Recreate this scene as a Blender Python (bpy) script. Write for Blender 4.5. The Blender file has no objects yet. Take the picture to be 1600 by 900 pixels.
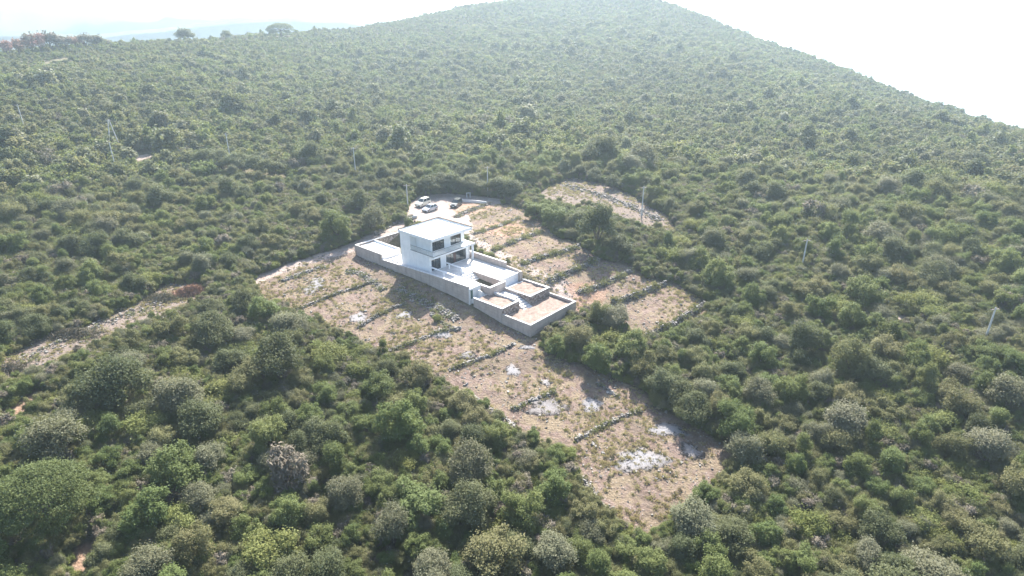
import bpy, math, random
import numpy as np

# ------------------------------------------------------------------ camera, sky, sun, exposure
scene = bpy.context.scene
CAM_H = 44.0
PITCH = math.radians(23.35)
FPX = 973.0                                   # focal length in pixels of a 1600 px wide frame
cam_data = bpy.data.cameras.new("camera")
cam = bpy.data.objects.new("camera", cam_data)
scene.collection.objects.link(cam)
cam.location = (0, 0, CAM_H)
cam.rotation_euler = (math.radians(90) - PITCH, 0, 0)
cam_data.sensor_width = 36.0
cam_data.lens = 36.0 * FPX / 1600.0
cam_data.clip_start = 0.5
cam_data.clip_end = 60000
scene.camera = cam

SUN_EL = math.radians(42.5)
SUN_AZ = math.radians(8.0)                    # clockwise from +Y, the way the camera looks
world = bpy.data.worlds.new("World")
scene.world = world
world.use_nodes = True
wn = world.node_tree
wn.nodes.clear()
w_out = wn.nodes.new("ShaderNodeOutputWorld")
w_bg = wn.nodes.new("ShaderNodeBackground")
w_sky = wn.nodes.new("ShaderNodeTexSky")
w_sky.sky_type = 'NISHITA'
w_sky.sun_disc = False
w_sky.sun_elevation = SUN_EL
w_sky.sun_rotation = SUN_AZ
w_sky.air_density = 1.0
w_sky.dust_density = 2.0
w_sky.ozone_density = 1.0
w_bg.inputs["Strength"].default_value = 0.10
wn.links.new(w_sky.outputs["Color"], w_bg.inputs["Color"])
wn.links.new(w_bg.outputs["Background"], w_out.inputs["Surface"])

sun_data = bpy.data.lights.new("sun", 'SUN')
sun_data.energy = 5.0
sun_data.angle = math.radians(0.5)
sun_data.color = (1.0, 0.955, 0.88)
sun = bpy.data.objects.new("sun", sun_data)
scene.collection.objects.link(sun)
sun.location = (0, 0, 300)
sun.rotation_euler = (math.radians(90) - SUN_EL, 0, math.pi - SUN_AZ)

vs = scene.view_settings
vs.view_transform = 'Standard'
vs.look = 'None'
vs.gamma = 1.0
vs.use_curve_mapping = False
vs.exposure = 1.75
cy = scene.cycles
cy.use_denoising = True
cy.max_bounces = 6
cy.diffuse_bounces = 3
cy.glossy_bounces = 3
cy.transmission_bounces = 4
cy.transparent_max_bounces = 8
cy.volume_bounces = 1
cy.caustics_reflective = False
cy.caustics_refractive = False

HAZE_DENSITY = 0.00033

rng = np.random.default_rng(7)
random.seed(7)
col = scene.collection

# ------------------------------------------------------------------ picture geometry <-> place
CP, SP = math.cos(PITCH), math.sin(PITCH)
def ray(px, py):
    x, u = px - 800.0, 450.0 - py
    return np.array([x / FPX, CP + u / FPX * SP, u / FPX * CP - SP])
def project(x, y, z):
    dz = z - CAM_H
    f = y * CP - dz * SP
    u = y * SP + dz * CP
    return 800 + FPX * x / f, 450 - FPX * u / f

# the plot has its own axes: u runs down the garden, v across it
TH = math.radians(41.3)
UA = np.array([math.cos(TH), -math.sin(TH)])
VA = np.array([math.sin(TH), math.cos(TH)])
O2 = np.array([-15.252, 109.053])
def loc2w(u, v):
    p = O2 + UA * u + VA * v
    return float(p[0]), float(p[1])

# ------------------------------------------------------------------ terrain height
ctrl = []
def cp_z(px, py, z):
    r = ray(px, py); t = (z - CAM_H) / r[2]
    ctrl.append((r[0] * t, r[1] * t, z))
def cp_d(px, py, d, dz=0.0):
    r = ray(px, py); t = d / math.hypot(r[0], r[1])
    ctrl.append((r[0] * t, r[1] * t, CAM_H + r[2] * t + dz))
def cp_l(u, v, z):
    x, y = loc2w(u, v); ctrl.append((x, y, z))
for u, v, z in [(-22, -1.8, -1.5), (-13, -1.8, -1.7), (-4, -1.8, -1.9), (5, -1.8, -2.15), (11, -1.8, -2.7), (19, -1.8, -3.85),
                (26, -1.8, -4.3), (26, 5, -4.5), (26, 12, -4.5), (20, 12.2, -2.0), (13, 12.2, -0.5), (5, 12.2, 0.15), (-4, 12.4, 0.5),
                (-13, 12.5, 0.5), (-24, 6, 0.2), (5, -9, -3.6), (-6, -8, -2.5)]:
    cp_l(u, v, z)
for a in [(395, 445, -2.6), (480, 480, -3.4), (650, 560, -5.0), (900, 700, -7.6), (1000, 840, -9.5), (1145, 710, -8.0), (1000, 600, -6.4),
          (830, 565, -5.2), (1090, 487, -3.6), (1010, 528, -4.6), (800, 322, 1.0), (910, 400, -0.4), (690, 318, 1.0),
          (500, 410, -1.2), (890, 300, 3.0), (1040, 355, 1.0), (550, 272, 3.5), (360, 250, 4.5), (180, 255, 5.0),
          (0, 900, -7.0), (400, 900, -9.0), (800, 900, -10.5), (1200, 900, -10.5), (1600, 900, -9.0), (0, 580, -2.0), (250, 470, -2.2),
          (0, 720, -4.5), (300, 700, -6.0), (1600, 520, -2.5), (1300, 450, -1.8), (1350, 650, -6.0), (1540, 530, -2.5), (1254, 412, -0.5),
          (150, 400, 0.0), (400, 340, 1.5)]:
    cp_z(*a)
for a in [(800, 200, 262), (890, 150, 350), (890, 80, 480), (890, 32, 600), (890, -10, 690), (1020, 6, 655), (1200, 73, 560), (1400, 145, 470),
          (1600, 208, 390), (1200, 200, 285), (1400, 210, 300), (1400, 285, 200), (1600, 270, 245), (1600, 345, 175), (1200, 120, 420), (0, 92, 420),
          (0, 130, 330), (0, 200, 245), (100, 80, 430), (300, 64, 480), (430, 56, 520), (600, 38, 575), (300, 125, 350), (600, 100, 430),
          (600, 180, 285), (300, 190, 255), (780, 4, 650)]:
    cp_d(*a)
ctrl = np.array(ctrl)
S_ = 100.0
def _tps(r2):
    r2 = np.maximum(r2, 1e-12)
    return 0.5 * r2 * np.log(r2)
_C = ctrl[:, :2] / S_
_n = len(_C)
_K = _tps(((_C[:, None] - _C[None]) ** 2).sum(-1)) + np.eye(_n) * 2e-3
_Pm = np.hstack([np.ones((_n, 1)), _C])
_M = np.block([[_K, _Pm], [_Pm.T, np.zeros((3, 3))]])
_W = np.linalg.solve(_M, np.concatenate([ctrl[:, 2], np.zeros(3)]))
RIDGE_AZ = np.radians([-60, -45, -37.5, -25, -10, 5, 12, 21, 30.5, 39, 50, 65])
RIDGE_D = np.array([330, 390, 420, 480, 580, 700, 665, 565, 475, 395, 320, 280.])
def ridge(x, y):
    return np.interp(np.arctan2(x, y), RIDGE_AZ, RIDGE_D)
def _rbf(x, y):
    out = np.zeros(x.size)
    P = np.stack([x.ravel(), y.ravel()], 1) / S_
    for i in range(0, len(P), 20000):
        q = P[i:i + 20000]
        out[i:i + 20000] = _tps(((q[:, None] - _C[None]) ** 2).sum(-1)) @ _W[:_n] + _W[_n] + q @ _W[_n + 1:]
    return out.reshape(x.shape)
def _hash_noise(x, y, s, seed):
    """smooth value noise"""
    gx, gy = x / s, y / s
    ix, iy = np.floor(gx).astype(np.int64), np.floor(gy).astype(np.int64)
    fx, fy = gx - ix, gy - iy
    fx, fy = fx * fx * (3 - 2 * fx), fy * fy * (3 - 2 * fy)
    def h(a, b):
        n = (a * 374761393 + b * 668265263 + seed * 1274126177) & 0xFFFFFFFF
        n = ((n ^ (n >> 13)) * 1274126177) & 0xFFFFFFFF
        return ((n ^ (n >> 16)) & 0xFFFF) / 65535.0
    return (h(ix, iy) * (1 - fx) * (1 - fy) + h(ix + 1, iy) * fx * (1 - fy) + h(ix, iy + 1) * (1 - fx) * fy + h(ix + 1, iy + 1) * fx * fy) * 2 - 1
def terrain(x, y):
    x = np.asarray(x, float); y = np.asarray(y, float)
    d = np.hypot(x, y); R = ridge(x, y)
    k = np.minimum(1.0, (R + 60) / np.maximum(d, 1e-6))
    yy = np.maximum(y * k, -60)
    z = _rbf(x * k, yy)
    e = np.maximum(0, d - R)
    z = z - 0.55 * e * e / (e + 40)
    z = z + 0.10 * _hash_noise(x, y, 3.1, 1) + 0.05 * _hash_noise(x, y, 1.2, 2)
    far = np.clip((d - 150) / 100, 0, 1)
    z = z + far * (1.8 * _hash_noise(x, y, 60, 3) + 0.9 * _hash_noise(x, y, 22, 4))
    z = np.maximum(z, -805.0)
    rx, ry = x - O2[0], y - O2[1]
    u = rx * UA[0] + ry * UA[1]; v = rx * VA[0] + ry * VA[1]
    ins = (u > -21.7) & (u < 25.3) & (v > -1.1) & (v < 11.3)
    tgt = np.where(u > 19.2, -3.4, np.where(u > 12.2, -2.3, np.where(u > -8, -1.0, -1.9)))
    return np.where(ins, np.minimum(z, tgt), z)

def axis(lo, hi, step, far_lo, far_hi, grow=1.09):
    a = list(np.arange(lo, hi + 1e-6, step))
    s = step; p = hi
    while p < far_hi:
        s = min(s * grow, 60); p += s; a.append(p)
    s = step; p = lo; b = []
    while p > far_lo:
        s = min(s * grow, 60); p -= s; b.append(p)
    return np.array(b[::-1] + a)
GX = axis(-62, 66, 0.6, -2000, 2000)
GY = axis(40, 160, 0.6, -40, 2200)
GXX, GYY = np.meshgrid(GX, GY)
GZ = terrain(GXX, GYY)
def gz(x, y):
    x = np.asarray(x, float); y = np.asarray(y, float)
    i = np.clip(np.searchsorted(GX, x) - 1, 0, len(GX) - 2); j = np.clip(np.searchsorted(GY, y) - 1, 0, len(GY) - 2)
    fx = (x - GX[i]) / (GX[i + 1] - GX[i]); fy = (y - GY[j]) / (GY[j + 1] - GY[j])
    return GZ[j, i] * (1 - fx) * (1 - fy) + GZ[j, i + 1] * fx * (1 - fy) + GZ[j + 1, i] * (1 - fx) * fy + GZ[j + 1, i + 1] * fx * fy
_T = np.concatenate([np.arange(30, 260, 0.25), np.arange(260, 900, 1.5)])
def hit(px, py):
    """where the sight line of a photo pixel meets the ground"""
    r = ray(px, py)
    x, y, z = r[0] * _T, r[1] * _T, CAM_H + r[2] * _T
    g = gz(x, y)
    k = np.argmax(z <= g)
    if z[k] > g[k]:
        k = len(_T) - 1
    return float(x[k]), float(y[k]), float(g[k])

# ------------------------------------------------------------------ material helpers
def rgb(c):
    return (c[0], c[1], c[2], 1.0)
class NT:
    def __init__(self, name):
        self.m = bpy.data.materials.new(name); self.m.use_nodes = True
        self.t = self.m.node_tree; self.t.nodes.clear()
        self.out = self.t.nodes.new("ShaderNodeOutputMaterial")
    def n(self, typ, **kw):
        nd = self.t.nodes.new(typ)
        for k, v in kw.items():
            if hasattr(nd, k): setattr(nd, k, v)
        return nd
    def l(self, a, b): self.t.links.new(a, b)
    def set(self, sock, v):
        if isinstance(v, bpy.types.NodeSocket): self.l(v, sock)
        elif isinstance(v, tuple) and len(v) == 3 and sock.type == 'RGBA': sock.default_value = rgb(v)
        else: sock.default_value = v
    def coords(self, kind="Object"):
        if kind == "World": return self.n("ShaderNodeNewGeometry").outputs["Position"]
        return self.n("ShaderNodeTexCoord").outputs[kind]
    def noise(self, vec, scale, detail=4, rough=0.55, dist=0.0):
        nd = self.n("ShaderNodeTexNoise"); self.l(vec, nd.inputs["Vector"])
        nd.inputs["Scale"].default_value = scale; nd.inputs["Detail"].default_value = detail
        nd.inputs["Roughness"].default_value = rough; nd.inputs["Distortion"].default_value = dist
        return nd.outputs["Fac"]
    def voro(self, vec, scale, feature='F1'):
        nd = self.n("ShaderNodeTexVoronoi"); nd.feature = feature; self.l(vec, nd.inputs["Vector"]); nd.inputs["Scale"].default_value = scale
        return nd
    def ramp(self, fac, stops, interp='LINEAR'):
        nd = self.n("ShaderNodeValToRGB"); self.l(fac, nd.inputs["Fac"]); cr = nd.color_ramp; cr.interpolation = interp
        while len(cr.elements) < len(stops): cr.elements.new(0.5)
        for e, (p, c) in zip(cr.elements, stops):
            e.position = p; e.color = rgb(c) if not isinstance(c, (int, float)) else (c, c, c, 1)
        return nd.outputs["Color"]
    def mix(self, fac, a, b, mode='MIX'):
        nd = self.n("ShaderNodeMix"); nd.data_type = 'RGBA'; nd.blend_type = mode
        self.set(nd.inputs[0], fac); self.set(nd.inputs[6], a); self.set(nd.inputs[7], b)
        return nd.outputs[2]
    def math(self, op, a, b=0.0, clamp=False):
        nd = self.n("ShaderNodeMath"); nd.operation = op; nd.use_clamp = clamp
        self.set(nd.inputs[0], a); self.set(nd.inputs[1], b); return nd.outputs[0]
    def attr(self, name):
        nd = self.n("ShaderNodeAttribute"); nd.attribute_name = name; return nd.outputs["Fac"]
    def bump(self, h, strength=0.4, dist=0.1):
        nd = self.n("ShaderNodeBump"); nd.inputs["Strength"].default_value = strength; nd.inputs["Distance"].default_value = dist
        self.l(h, nd.inputs["Height"]); return nd.outputs["Normal"]
    def principled(self, color, rough=0.8, spec=0.3, normal=None, metal=0.0, **kw):
        b = self.n("ShaderNodeBsdfPrincipled")
        self.set(b.inputs["Base Color"], color); self.set(b.inputs["Roughness"], rough)
        b.inputs["Specular IOR Level"].default_value = spec; b.inputs["Metallic"].default_value = metal
        if normal is not None: self.l(normal, b.inputs["Normal"])
        for k, v in kw.items(): b.inputs[k.replace("_", " ")].default_value = v
        return b.outputs[0]
    def done(self, sh):
        self.l(sh, self.out.inputs["Surface"]); return self.m
def plain(name, c, rough=0.7, spec=0.3, metal=0.0, var=0.12, scale=1.5):
    t = NT(name); v = t.coords("Object")
    n = t.noise(v, scale, 5)
    c0 = tuple(x * (1 - var) for x in c); c1 = tuple(min(1, x * (1 + var)) for x in c)
    return t.done(t.principled(t.ramp(n, [(0.3, c0), (0.7, c1)]), rough, spec, None, metal))
M = {}

# ------------------------------------------------------------------ mesh + object helpers
def tag(o, label, cat, group=None, kind=None):
    if label: o["label"] = label
    if cat: o["category"] = cat
    if group: o["group"] = group
    if kind: o["kind"] = kind
    return o
def empty(name, loc=(0, 0, 0), rz=0.0):
    o = bpy.data.objects.new(name, None); col.objects.link(o)
    o.location = loc; o.rotation_euler = (0, 0, rz); o.empty_display_size = 0.3
    return o
def new_mesh(name, verts, faces, mat=None, smooth=False):
    me = bpy.data.meshes.new(name)
    me.from_pydata([tuple(map(float, v)) for v in verts], [], faces); me.update()
    if mat: me.materials.append(mat)
    if smooth: me.polygons.foreach_set("use_smooth", [True] * len(me.polygons))
    return me
def link(name, me, parent=None, loc=None, rz=None):
    o = bpy.data.objects.new(name, me); col.objects.link(o)
    if parent: o.parent = parent
    if loc is not None: o.location = loc
    if rz is not None: o.rotation_euler = (0, 0, rz)
    return o
class MB:
    def __init__(self): self.v = []; self.f = []
    def add(self, vs, fs):
        k = len(self.v); self.v += [tuple(p) for p in vs]; self.f += [tuple(i + k for i in f) for f in fs]; return self
    def box(self, x0, x1, y0, y1, z0, z1):
        return self.add([(x0, y0, z0), (x1, y0, z0), (x1, y1, z0), (x0, y1, z0), (x0, y0, z1), (x1, y0, z1), (x1, y1, z1), (x0, y1, z1)],
                        [(0, 3, 2, 1), (4, 5, 6, 7), (0, 1, 5, 4), (1, 2, 6, 5), (2, 3, 7, 6), (3, 0, 4, 7)])
    def prism(self, pts, z0, z1):
        """plan polygon (ccw) with per-point or single heights"""
        n = len(pts)
        b = z0 if isinstance(z0, (list, tuple)) else [z0] * n
        t = z1 if isinstance(z1, (list, tuple)) else [z1] * n
        vs = [(p[0], p[1], b[i]) for i, p in enumerate(pts)] + [(p[0], p[1], t[i]) for i, p in enumerate(pts)]
        fs = [tuple(range(n - 1, -1, -1)), tuple(range(n, 2 * n))] + [(i, (i + 1) % n, n + (i + 1) % n, n + i) for i in range(n)]
        return self.add(vs, fs)
    def profile(self, pts, y0, y1):
        """side profile in x-z extruded along y"""
        n = len(pts)
        vs = [(p[0], y0, p[1]) for p in pts] + [(p[0], y1, p[1]) for p in pts]
        fs = [tuple(range(n)), tuple(range(2 * n - 1, n - 1, -1))] + [(i, n + i, n + (i + 1) % n, (i + 1) % n) for i in range(n)]
        return self.add(vs, fs)
    def tube(self, pts, rad, n=6):
        pts = [np.array(p, float) for p in pts]
        rad = rad if isinstance(rad, (list, tuple)) else [rad] * len(pts)
        vs = []
        for i, p in enumerate(pts):
            d = pts[min(i + 1, len(pts) - 1)] - pts[max(i - 1, 0)]; d = d / (np.linalg.norm(d) + 1e-9)
            a = np.cross(d, (0.31, 0.77, 0.2) if abs(d[2]) > 0.9 else (0, 0, 1)); a /= np.linalg.norm(a) + 1e-9
            b = np.cross(d, a)
            for k in range(n):
                w = 2 * math.pi * k / n
                vs.append(p + rad[i] * (math.cos(w) * a + math.sin(w) * b))
        fs = []
        for i in range(len(pts) - 1):
            for k in range(n):
                fs.append((i * n + k, i * n + (k + 1) % n, (i + 1) * n + (k + 1) % n, (i + 1) * n + k))
        fs.append(tuple(range(n - 1, -1, -1))); fs.append(tuple(range((len(pts) - 1) * n, len(pts) * n)))
        return self.add(vs, fs)
    def disc(self, c, ax, r, h, n=14):
        """short cylinder, axis 'x','y' or 'z'"""
        c = np.array(c, float); a = {'x': (1, 0, 0), 'y': (0, 1, 0), 'z': (0, 0, 1)}[ax]; a = np.array(a, float)
        return self.tube([c - a * h / 2, c + a * h / 2], r, n)
    def mesh(self, name, mat, base=(0, 0, 0), smooth=False):
        return new_mesh(name, [(p[0] - base[0], p[1] - base[1], p[2] - base[2]) for p in self.v], self.f, mat, smooth)
    def build(self, name, mat, parent=None, base=(0, 0, 0), smooth=False):
        return link(name, self.mesh(name, mat, base, smooth), parent)
def site(name, label, cat, u, v, z, group=None):
    """a thing standing on the plot; its parts are written in plot coordinates"""
    x, y = loc2w(u, v)
    o = empty(name, (x, y, z), -TH); tag(o, label, cat, group)
    o["base"] = (u, v, z)
    return o
def part(name, mb, mat, thing, smooth=False):
    root = thing
    base = tuple(thing["base"]) if "base" in thing else (0, 0, 0)
    return mb.build(name, mat, thing, base, smooth)
def subpart(name, mb, mat, prt, thing, smooth=False):
    return mb.build(name, mat, prt, tuple(thing["base"]), smooth)

# ------------------------------------------------------------------ cleared ground, traced where it lies
PX = {
 'field': [(395,440),(440,425),(500,402),(556,388),(562,400),(600,420),(735,480),(830,530),(850,545),(905,570),(1000,610),(1030,640),(1090,670),(1140,705),(1145,725),(1100,760),(1060,800),(1020,838),(985,835),(930,780),(905,735),(885,700),(850,690),(790,665),(735,620),(690,595),(640,565),(590,545),(560,530),(500,505),(450,480),(400,462)],
 'field2': [(738,352),(735,335),(760,322),(800,318),(830,335),(850,350),(870,372),(905,380),(935,405),(985,415),(1010,435),(1062,446),(1112,483),(1072,510),(1014,537),(985,520),(962,490),(940,478),(905,490),(900,470),(860,450),(800,415),(742,380)],
 'road': [(648,345),(632,338),(640,318),(655,306),(700,302),(760,308),(800,314),(760,324),(735,337),(738,352),(742,382),(690,350),(640,352),(620,362),(565,390),(500,408),(440,428),(395,447),(398,432),(470,406),(545,383),(590,362),(618,350)],
 'sideyard': [(742,382),(800,415),(860,450),(905,490),(925,478),(905,452),(850,425),(790,395),(745,372)],
 'gravel': [(842,300),(890,279),(940,287),(990,306),(1048,344),(1058,364),(1010,354),(965,338),(905,321),(850,313)],
 'track': [(0,600),(0,564),(60,534),(130,512),(195,484),(228,465),(258,446),(318,443),(324,460),(285,482),(205,510),(150,535),(80,563),(20,592)],
 'path': [(0,668),(0,645),(40,625),(70,610),(64,630),(30,652)],
 'path2': [(110,905),(117,870),(128,848),(152,845),(142,880),(136,905)],
 'path3': [(208,243),(240,240),(236,252),(214,251)],
 'path4': [(1392,490),(1415,494),(1450,508),(1440,513),(1400,503)],
 'path5': [(0,113),(60,100),(110,90),(130,88),(110,93),(60,105),(0,118)],
 'path6': [(185,52),(215,56),(212,60),(188,58)],
}
PW = {k: np.array([hit(*p)[:2] for p in v]) for k, v in PX.items()}
def sdf(poly, x, y):
    """signed distance, negative inside"""
    x = np.asarray(x, float); y = np.asarray(y, float)
    d = np.full(x.shape, 1e9); ins = np.zeros(x.shape, bool)
    n = len(poly)
    for i in range(n):
        ax, ay = poly[i]; bx, by = poly[(i + 1) % n]
        ex, ey = bx - ax, by - ay
        t = np.clip(((x - ax) * ex + (y - ay) * ey) / (ex * ex + ey * ey + 1e-12), 0, 1)
        d = np.minimum(d, np.hypot(x - ax - t * ex, y - ay - t * ey))
        c = ((ay > y) != (by > y))
        with np.errstate(divide='ignore', invalid='ignore'):
            ins ^= c & (x < ex * (y - ay) / (by - ay) + ax)
    return np.where(ins, -d, d)

# ------------------------------------------------------------------ ground sheet
def ground_material():
    t = NT("ground_soil_and_scrub_floor"); P = t.coords("World")
    def zone(name, sc=0.9, amp=2.2):
        n = t.noise(P, sc, 5, 0.65)
        d = t.math('ADD', t.attr(name), t.math('MULTIPLY', t.math('SUBTRACT', n, 0.5), amp))
        return t.math('SUBTRACT', 0.5, t.math('MULTIPLY', d, 1.4), True)
    n1 = t.noise(P, 0.16, 4, 0.6); n2 = t.noise(P, 1.1, 6, 0.7); n3 = t.noise(P, 4.5, 5, 0.75); n4 = t.noise(P, 0.45, 5, 0.6, 0.6)
    floor = t.mix(t.ramp(n2, [(0.35, 0), (0.7, 1)]), (0.095, 0.086, 0.050), (0.175, 0.148, 0.095))
    soil = t.mix(t.ramp(n2, [(0.38, 0), (0.68, 1)]), (0.140, 0.098, 0.080), (0.255, 0.192, 0.162))
    soil = t.mix(t.ramp(n3, [(0.55, 0), (0.75, 0.7)]), soil, (0.10, 0.07, 0.053))
    straw = t.mix(t.ramp(n3, [(0.4, 0), (0.65, 1)]), (0.172, 0.132, 0.085), (0.275, 0.222, 0.155))
    field = t.mix(t.ramp(n4, [(0.44, 0), (0.58, 0.9)]), soil, straw)
    field = t.mix(t.ramp(n1, [(0.50, 0), (0.66, 0.6)]), field, (0.120, 0.095, 0.070))
    stone = t.voro(P, 2.6).outputs["Distance"]
    field = t.mix(t.ramp(t.math('MULTIPLY', t.ramp(stone, [(0.12, 1), (0.22, 0)]), t.ramp(n2, [(0.5, 0), (0.56, 1)])), [(0, 0), (1, 0.8)]), field, (0.36, 0.34, 0.32))
    road = t.mix(t.ramp(n2, [(0.3, 0), (0.7, 1)]), (0.28, 0.215, 0.185), (0.40, 0.34, 0.305))
    road = t.mix(t.ramp(n4, [(0.55, 0), (0.75, 0.7)]), road, (0.37, 0.25, 0.19))
    gravel = t.mix(t.ramp(n3, [(0.35, 0), (0.65, 1)]), (0.125, 0.095, 0.076), (0.255, 0.208, 0.178))
    red = t.mix(t.ramp(n2, [(0.3, 0), (0.7, 1)]), (0.25, 0.145, 0.098), (0.37, 0.255, 0.19))
    c = t.mix(zone("field_edge"), floor, field)
    c = t.mix(zone("gravel_edge"), c, gravel)
    c = t.mix(zone("road_edge"), c, road)
    c = t.mix(t.math('MULTIPLY', zone("red_edge"), 0.8), c, red)
    h = t.math('ADD', t.math('MULTIPLY', n3, 0.6), t.math('ADD', n2, t.math('MULTIPLY', stone, -0.4)))
    return t.done(t.principled(c, 0.95, 0.1, t.bump(h, 0.9, 0.25)))
def build_ground():
    ny, nx = GXX.shape
    me = bpy.data.meshes.new("ground")
    V = np.stack([GXX, GYY, GZ], -1).reshape(-1, 3)
    idx = np.arange(nx * ny).reshape(ny, nx)
    Q = np.stack([idx[:-1, :-1], idx[:-1, 1:], idx[1:, 1:], idx[1:, :-1]], -1).reshape(-1, 4)
    me.vertices.add(len(V)); me.vertices.foreach_set("co", V.ravel())
    me.loops.add(Q.size); me.loops.foreach_set("vertex_index", Q.ravel().astype(np.int32))
    me.polygons.add(len(Q)); me.polygons.foreach_set("loop_start", np.arange(0, Q.size, 4, dtype=np.int32))
    me.polygons.foreach_set("use_smooth", np.ones(len(Q), bool))
    me.update(); me.validate()
    x, y = V[:, 0], V[:, 1]
    near = np.hypot(x, y) < 460
    def put(name, polys):
        d = np.full(len(x), 9.0)
        for p in polys: d[near] = np.minimum(d[near], sdf(p, x[near], y[near]))
        a = me.attributes.new(name, 'FLOAT', 'POINT'); a.data.foreach_set("value", np.clip(d, -9, 9).astype(np.float32))
    put("field_edge", [PW['field'], PW['field2']])
    put("road_edge", [PW['road'], PW['sideyard'], PW['path3'], PW['path4'], PW['path5'], PW['path6']])
    put("gravel_edge", [PW['gravel'], PW['track']])
    red = [np.array([hit(*p)[:2] for p in q]) for q in ([(880,445),(930,440),(950,455),(935,485),(905,500),(895,470)], [(700,318),(735,312),(775,322),(740,335),(715,338)], [(760,350),(800,345),(830,362),(790,372),(755,365)])]
    put("red_edge", red + [PW['path'], PW['path2']])
    me.materials.append(ground_material())
    o = link("ground", me); tag(o, "dry rocky hillside soil under the scrub and in the clearings", None, kind="structure")
build_ground()

# far valley floor and the faint ranges beyond it
def far_land():
    t = NT("far_land"); P = t.coords("World"); n = t.noise(P, 0.004, 6)
    M['far'] = t.done(t.principled(t.ramp(n, [(0.35, (0.05, 0.07, 0.04)), (0.65, (0.16, 0.16, 0.11))]), 0.95, 0.1))
    S = 13000
    N = 26; xs = np.linspace(-S, S, N)
    vs = [(x, y, -800.0) for y in xs for x in xs]
    fs = [(j * N + i, j * N + i + 1, (j + 1) * N + i + 1, (j + 1) * N + i) for j in range(N - 1) for i in range(N - 1)]
    o = link("valley_floor", new_mesh("valley_floor", vs, fs, M['far'])); tag(o, "flat hazy lowland far below the hill", None, kind="structure")
    # ranges: crest pixels at a distance
    for nm, d, depth, crest in (("far_mountains", 1750, 500, [(-700, 16), (-300, 9), (0, 11), (140, 8), (280, 10), (400, 15), (500, 24), (620, 40), (760, 60), (900, 90)]),
                                ("far_foothills", 1350, 300, [(-700, 40), (-300, 44), (0, 50), (150, 54), (260, 44), (360, 32), (450, 28), (540, 32), (700, 60), (900, 100)])):
        cx = np.array([c[0] for c in crest], float); cyy = np.array([c[1] for c in crest], float)
        n = 90; px = np.linspace(cx[0], cx[-1], n); py = np.interp(px, cx, cyy) + 1.2 * _hash_noise(px, px * 0, 61, 5) + 0.5 * _hash_noise(px, px * 0, 23, 6)
        rows = []
        prof = [(-1.0, 0.0), (-0.7, 0.18), (-0.4, 0.45), (-0.15, 0.82), (0, 1.0), (0.3, 0.7), (0.8, 0.0)]
        for k, h in prof:
            row = []
            for i in range(n):
                r = ray(px[i], py[i]); s = math.hypot(r[0], r[1]); dd = d + k * depth
                top = CAM_H + r[2] * d / s
                zz = -805 + (top + 805) * h
                row.append((r[0] / s * dd, r[1] / s * dd, zz))
            rows.append(row)
        vs = [p for r in rows for p in r]
        fs = [(j * n + i, j * n + i + 1, (j + 1) * n + i + 1, (j + 1) * n + i) for j in range(len(prof) - 1) for i in range(n - 1)]
        o = link(nm, new_mesh(nm, vs, fs, M['far'], True)); tag(o, "pale blue mountain range fading into haze" if d > 1500 else "low hazy hills in front of the far range", None, kind="structure")
far_land()

# the air itself
def haze():
    t = NT("haze_air"); t.t.nodes.clear()
    out = t.t.nodes.new("ShaderNodeOutputMaterial"); v = t.t.nodes.new("ShaderNodeVolumePrincipled")
    v.inputs["Color"].default_value = (0.68, 0.85, 0.98, 1); v.inputs["Density"].default_value = HAZE_DENSITY
    v.inputs["Anisotropy"].default_value = 0.45
    t.t.links.new(v.outputs[0], out.inputs["Volume"])
    mb = MB().box(-13100, 13100, -13100, 13100, -802, 150)
    o = mb.build("haze", t.m); tag(o, "thin bright haze in the air over the hillside", None, kind="stuff")
haze()

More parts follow.
